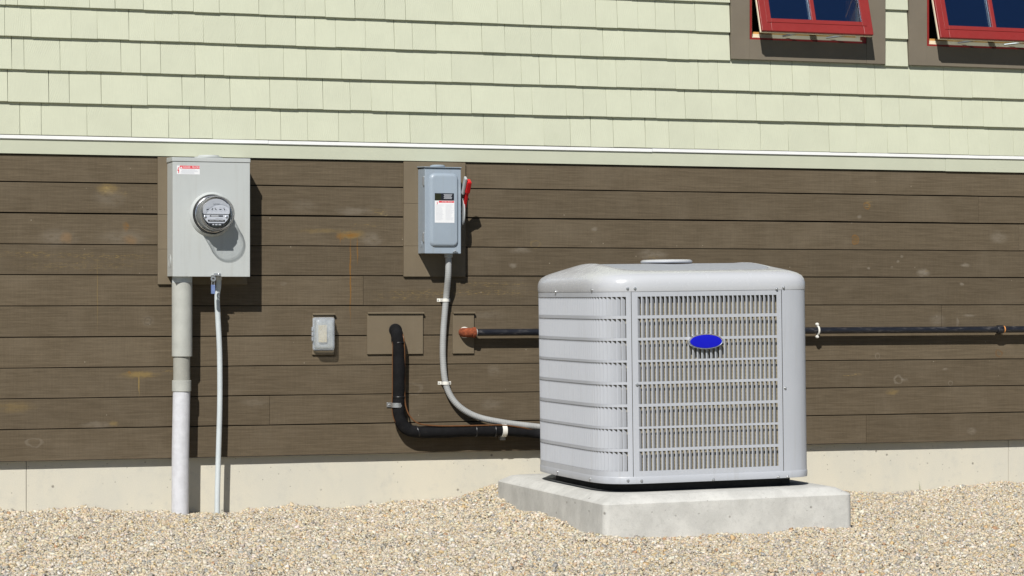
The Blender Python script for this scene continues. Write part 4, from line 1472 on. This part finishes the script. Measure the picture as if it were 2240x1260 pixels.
go(MB().tube([(ex + 0.001, -GD, gz), (ex + 0.006, -GD, gz)], [0.0200, 0.0172], 24), "sealant", M['whitep'], gasp, smooth=True)
hc = wx(1016, 0.012)
go(MB().lathe([(0.026, 0), (0.026, 0.002), (0.022, 0.003)], (hc, -0.0113, gz), 'y-', 28), "wall_ring", M['whitep'], gasp, smooth=True)
# pipe clamp
cc = at(1788.5, 722, GD)
zz = gz + (zr - gz) * (cc.x - ga.x) / (gend - ga.x)
arc = []
for k in range(9):
    q = math.pi * (0.5 + 1.0 * k / 8)
    arc.append(Vector((cc.x, -GD + (0.0205) * math.cos(q), zz - 0.0205 * math.sin(q) * -1)))
arc = [Vector((cc.x - 0.003, -0.048, zz + 0.030))] + arc + [Vector((cc.x - 0.001, -0.048, zz - 0.030))]
go(MB().tube(smooth_path(arc, 3), 0.0048, 10), "clamp", M['whitep'], gasp, smooth=True)
for sgn in (1, -1):
    go(MB().lathe([(0.008, 0), (0.008, 0.010), (0.005, 0.014)], (cc.x - 0.002, -0.044, zz + sgn * 0.030), 'y-', 14), "clamp_screw", M['whitep'], gasp, smooth=True)

# ------------------------------------------------------------------ concrete pad
TILT = R(-0.75)
pcx, pcy = (PX0 + PX1) / 2, (PY0 + PY1) / 2
TH_ = 0.26
pad = MB()
hwx, hwy = (PX1 - PX0) / 2, (PY1 - PY0) / 2
loops = []
for ins, z in ((0.0, 0.0), (0.0, 0.11), (0.0, TH_ - 0.030), (0.003, TH_ - 0.026), (0.044, TH_ - 0.003), (0.060, TH_), (0.30, TH_ + 0.0002)):
    loops.append([(p[0], p[1], z) for p in rrect(-hwx + ins, hwx - ins, -hwy + ins, hwy - ins, 0.028, 6)])
pad.loft(loops)
po_ = pad.build("concrete_pad", M['padc'], None, smooth=True, angle=25)
po_.location = (pcx, pcy, PADZ - TH_)
po_.rotation_euler = (0, TILT, 0)
tag(po_, "thick pale grey concrete slab under the condenser, half sunk in gravel", "concrete pad")

# ------------------------------------------------------------------ condenser unit
AX, AY, AA, NN = 3.92, -1.282, 0.463, 6.5
ac = thing("condenser_unit", "boxy light grey outdoor air conditioner condenser with blue oval badge", "air conditioner", (AX, AY, PADZ + 0.0006 + 0.00013))
ac.rotation_euler = (0, TILT, 0)


def sup(a, n, q):
    c_, s_ = math.cos(q), math.sin(q)
    n = n + 3.0 * max(0.0, c_) ** 0.5          # tighter corners on the right-hand side
    return (math.copysign(abs(c_) ** (2 / n), c_) * a, math.copysign(abs(s_) ** (2 / n), s_) * a)


QS = {}


def ring(a, n, cnt=96):
    # angles that space the shell's outline evenly, the same for every ring so that rings line up
    if cnt not in QS:
        dense = [sup(AA, NN, 2 * math.pi * k / 4800) for k in range(4801)]
        acc = [0.0]
        for p, q in zip(dense[:-1], dense[1:]):
            acc.append(acc[-1] + math.dist(p, q))
        QS[cnt] = np.interp(np.linspace(0, acc[-1], cnt + 1)[:-1], acc, np.linspace(0, 2 * math.pi, 4801))
    return [sup(a, n, q) for q in QS[cnt]]


# the shell's outline, s = 0 at the middle of the front and growing towards the left side
_dn = [sup(AA, NN, -math.pi / 2 - 2 * math.pi * k / 6000) for k in range(-3000, 3001)]
_acc = [0.0]
for p, q in zip(_dn[:-1], _dn[1:]):
    _acc.append(_acc[-1] + math.dist(p, q))
_acc = np.array(_acc)
_acc -= _acc[3000]
_dn = np.array(_dn)


def OP(s):
    return np.array((np.interp(s, _acc, _dn[:, 0]), np.interp(s, _acc, _dn[:, 1])))


def ON(s):
    """outward normal"""
    a_, b_ = OP(s - 0.003), OP(s + 0.003)
    t_ = (b_ - a_) / np.linalg.norm(b_ - a_)
    n_ = np.array((t_[1], -t_[0]))
    p_ = OP(s)
    return n_ if n_ @ p_ > 0 else -n_


def s_of_px(px):
    ss = np.linspace(-0.6, 1.15, 3501)
    X = np.interp(ss, _acc, _dn[:, 0]) + AX
    Y = np.interp(ss, _acc, _dn[:, 1]) + AY + CAMD
    pp_ = 1120 + (X * CT - Y * ST) / (X * ST + Y * CT) * F
    return float(ss[np.argmin(abs(pp_ - px))])


def lz(py):
    return 0.805 - (py - 638.6) * 0.001832


def pt(s, z, off=0.0):
    p_ = OP(s) + ON(s) * off
    return (p_[0], p_[1], z)


def acb(mb, name, mat, parent=None, **k):
    return mb.build(name, mat, parent or ac, **k)


ROWS = [(650, 691), (698, 740), (746, 788.5), (793.5, 836), (842, 884.5), (891, 934), (939, 982), (988.5, 1031)]
RZ = [(lz(b), lz(a)) for a, b in ROWS][::-1]
PITCH, OPEN = 0.0204, 0.0160
SL, SR = s_of_px(1386), s_of_px(1714.5)
ZB, ZT = lz(1044), 0.806


def sheet(s_lo, s_hi, slots, z_lo, z_hi, off=0.0):
    """curved sheet from s_lo to s_hi, with rows of slots left open"""
    sb = sorted(set([round(v, 6) for v in [s_lo, s_hi] + [e for q in slots for e in q]] +
                    [round(v, 6) for v in np.arange(s_lo + 0.01, s_hi, 0.012) if not slots or v < min(q[0] for q in slots) - 0.004 or v > max(q[1] for q in slots) + 0.004]))
    zb = sorted([z_lo, z_hi] + [e for q in RZ for e in q] if slots else [z_lo, z_hi])
    mb = MB()
    ns, nz = len(sb), len(zb)
    for z in zb:
        for s_ in sb:
            mb.v.append(pt(s_, z, off))
    for j in range(nz - 1):
        zm = (zb[j] + zb[j + 1]) / 2
        inrow = any(a < zm < b for a, b in RZ)
        for i in range(ns - 1):
            sm = (sb[i] + sb[i + 1]) / 2
            if slots and inrow and any(a < sm < b for a, b in slots):
                continue
            mb.f.append((j * ns + i, j * ns + i + 1, (j + 1) * ns + i + 1, (j + 1) * ns + i))
    return mb


# blade shared by every louvre of one height
def blade_mesh(h):
    mb = MB()
    prof = [(0.0, 0.0), (0.0016, 0.0006), (0.0072, 0.0054), (0.0132, 0.0112)]
    drop = [0.0, 0.0010, 0.0065, 0.0125]
    vs, fs = [], []
    for (a, b), dr in zip(prof, drop):
        vs += [(a, b, 0.0), (a, b, h - dr), (a - 0.0004, b + 0.0009, 0.0), (a - 0.0004, b + 0.0009, h - dr)]
    for k in range(3):
        o = 4 * k
        fs += [(o, o + 4, o + 5, o + 1), (o + 2, o + 3, o + 7, o + 6), (o + 1, o + 5, o + 7, o + 3), (o, o + 2, o + 6, o + 4)]
    fs += [(0, 1, 3, 2), (12, 14, 15, 13)]
    return vs, fs


BL = {}


def blade(s_hinge, zrow, parent, wide=1.0):
    h = round(zrow[1] - zrow[0], 4)
    if h not in BL:
        vs, fs = blade_mesh(h)
        o = MB().add(vs, fs).build("slat", M['acpaint'], parent)
        BL[h] = o.data
        o_ = o
    else:
        o_ = bpy.data.objects.new("slat", BL[h])
        COL.objects.link(o_)
        o_.parent = parent
    n_ = ON(s_hinge)
    p_ = OP(s_hinge)
    # local x runs along the sheet towards smaller s, local y inwards
    o_.scale = (wide, 1, 1)
    o_.location = (p_[0], p_[1], zrow[0])
    o_.rotation_euler = (0, 0, math.atan2(-n_[1], -n_[0]) - math.pi / 2)
    return o_


# front panel
s0, s1 = s_of_px(1399), s_of_px(1705.5)
npit = 31
pit = (s0 - s1) / npit
slotsF = [(s0 - k * pit - OPEN * pit / PITCH, s0 - k * pit) for k in range(npit)]
front = acb(sheet(SR + 0.0012, SL - 0.0012, slotsF, ZB, ZT), "front_panel", M['acpaint'], smooth=True, angle=60)
for a, b in slotsF:
    for zr_ in RZ:
        blade(b, zr_, front)

# left wrap-around panel
sA = s_of_px(1374.3)
slotsL = []
k = 0
while sA + k * PITCH + 0.0186 < 1.44:
    slotsL.append((sA + k * PITCH, sA + k * PITCH + 0.0186))
    k += 1
left = acb(sheet(SL + 0.0012, 1.46, slotsL, ZB, ZT, 0.0006), "left_panel", M['acpaint'], smooth=True, angle=60)
for a, b in slotsL[:6]:
    for zr_ in RZ:
        blade(b, zr_, left, 1.15)
rest = MB()
for a, b in slotsL[6:]:
    n_, p_ = ON(b), OP(b)
    rz = math.atan2(-n_[1], -n_[0]) - math.pi / 2
    mrot = Matrix.Rotation(rz, 3, 'Z')
    for zr_ in RZ:
        vs, fs = blade_mesh(zr_[1] - zr_[0])
        rest.add([mrot @ Vector((v[0] * 1.15, v[1], v[2])) + Vector((p_[0], p_[1], zr_[0])) for v in vs], fs)
tag(acb(rest, "side_louvres", M['acpaint'], left), kind="stuff")

# right corner post and plain rear
acb(sheet(-1.05, SR - 0.0012, [], ZB, ZT, 0.0004), "corner_post", M['acpaint'], smooth=True, angle=60)
tl = _acc[-1] - _acc[0]
back = MB()
ss = np.linspace(1.462, tl - 1.052, 60)
per = float(_acc[-1])


def PW(s):
    return OP(s if s <= per else s - tl)


for z in (ZB, ZT):
    for s_ in ss:
        p_ = PW(s_)
        back.v.append((p_[0] * 0.9995, p_[1] * 0.9995, z))
back.f = [(i, i + 1, 60 + i + 1, 60 + i) for i in range(59)]
acb(back, "service_panel", M['acpaint'], smooth=True)

# coil behind the louvres
cl = MB()
cl.loft([[(x_, y_, z_) for x_, y_ in ring(AA - 0.025, 6.0, 90)] for z_ in (0.045, 0.785)], False, False)
acb(cl, "coil", M['coil'], smooth=True)
# base pan rim and dark recessed skirt
rim = MB()
lp_s = []
for off, z in ((0.0, 0.0375), (0.001, 0.0352), (0.0022, 0.039), (0.0022, lz(1045)), (0.0008, lz(1044) + 0.0012), (-0.012, lz(1044) + 0.0010)):
    lp_s.append([(x_, y_, z) for x_, y_ in ring(AA + off, NN, 120)])
rim.loft(lp_s, False, False)
acb(rim, "base_rim", M['acpaint'], smooth=True, angle=30)
sk = MB()
sk.loft([[(x_, y_, z_) for x_, y_ in ring(AA - 0.055, NN, 80)] for z_ in (0.0, 0.044)])
acb(sk, "base_pan", M['base'], smooth=True)

# lid
def arch(y, a=0.345):
    return 0.033 * max(0.0, 1 - (y / a) ** 2)


lidm = MB()
lps = []
for a_, n_, z_, k_ in ((AA - 0.002, NN, 0.8075, 0), (AA + 0.0015, NN, 0.8045, 0), (AA + 0.0025, NN, 0.808, 0), (AA + 0.002, NN, 0.835, 0), (AA - 0.001, NN, 0.849, 0), (AA - 0.009, NN, 0.863, .02), (AA - 0.024, 6.2, 0.874, .08),
                       (AA - 0.045, 6.4, 0.881, .22), (AA - 0.072, 6.8, 0.8855, .50), (AA - 0.096, 7.2, 0.888, .78), (0.3455, 7.6, 0.8895, 1.0), (0.3425, 7.6, 0.8885, 1.0), (0.3415, 7.6, 0.876, 1.0)):
    lps.append([(x_, y_, z_ + k_ * arch(y_, a_ if a_ > 0.345 else 0.345)) for x_, y_ in ring(a_, n_, 160)])
lidm.loft(lps, False, False)
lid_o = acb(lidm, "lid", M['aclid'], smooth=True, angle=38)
vt = MB()
lps = []
for a_ in (0.3405, 0.28, 0.21, 0.14, 0.07, 0.004):
    lps.append([(x_, y_, 0.8868 + arch(y_)) for x_, y_ in ring(a_, 7.6 if a_ > .2 else 3, 160)])
vt.loft(lps, False, True)
acb(vt, "top_grille", M['acgrille'], smooth=True)
acb(MB().lathe([(0.050, 0), (0.105, 0.001), (0.110, 0.006), (0.109, 0.011), (0.100, 0.0155), (0.03, 0.017)], (0, 0, 0.9205), 'z', 48), "motor_cap", M['aclid'], smooth=True)

# badge
sb_ = s_of_px(1545.5)
bz = lz(743 + 7.5)
pb, nb = OP(sb_), ON(sb_)
bt = np.array((-nb[1], nb[0]))
rb_ = math.atan2(-nb[1], -nb[0]) - math.pi / 2


def ell(rx, rz, d):
    return [(rx * math.cos(2 * math.pi * k / 48), -d, rz * math.sin(2 * math.pi * k / 48)) for k in range(48)]


bd = MB().loft([ell(0.0765, 0.0320, 0.0005), ell(0.0765, 0.0320, 0.012), ell(0.074, 0.0298, 0.0155), ell(0.070, 0.0270, 0.0150), ell(0.069, 0.0262, 0.0140)], True, True)
bo_ = acb(bd, "badge_rim", M['silver'], front, smooth=True, angle=50)
bo_.location = (pb[0], pb[1], bz)
bo_.rotation_euler = (0, 0, rb_)
bo2 = acb(MB().loft([ell(0.0688, 0.0262, 0.0138), ell(0.0686, 0.0260, 0.0160), ell(0.06, 0.021, 0.0166)], True, True), "badge", M['badge'], front, smooth=True)
bo2.location = bo_.location
bo2.rotation_euler = bo_.rotation_euler

# screws
for px_, py_, off in ((1378, 632, .0028), (1394, 632, .0028), (1703, 637, .0028), (1718, 634, .0028), (1302, 634, .0028), (1222, 638, .0028),
                      (1374, 1051, .0028), (1403, 1052, .0028), (1702, 1056, .0028), (1722, 1056, .0028), (1560, 1056, .0028), (1293, 1052, .0028), (1222, 1050, .0028),
                      (1396, 842, .001), (1719.5, 858, .001)):
    s_ = s_of_px(px_)
    p_, n_ = OP(s_) + ON(s_) * off, ON(s_)
    o = acb(MB().lathe([(0.0062, -0.004), (0.0062, 0.001), (0.0058, 0.002), (0.0042, 0.0022), (0.0042, 0.005), (0.003, 0.0062)], (0, 0, 0), 'y-', 12), "screw", M['steel'], smooth=True, angle=40)
    o.location = (p_[0], p_[1], lz(py_))
    o.rotation_euler = (0, 0, math.atan2(-n_[1], -n_[0]) - math.pi / 2)

# ------------------------------------------------------------------ a lone blade of grass by the foundation
g = at(2012, 1079, -0.02)
gz_ = float(height(g.x, 0.02))
gm = MB()
for dx, hgt, lean in ((0.0, 0.062, -0.008), (0.004, 0.036, -0.002)):
    a_ = Vector((g.x + dx, 0.018, gz_ - 0.004))
    b_ = a_ + Vector((lean * 0.5, -0.003, hgt * 0.5))
    c_ = a_ + Vector((lean, -0.004, hgt))
    gm.tube([a_, b_, c_], [0.0011, 0.0009, 0.0003], 6)
gob = gm.build("grass_sprout", M['grass'], None, smooth=True)
tag(gob, "single thin green grass sprout growing at the foundation", "grass")
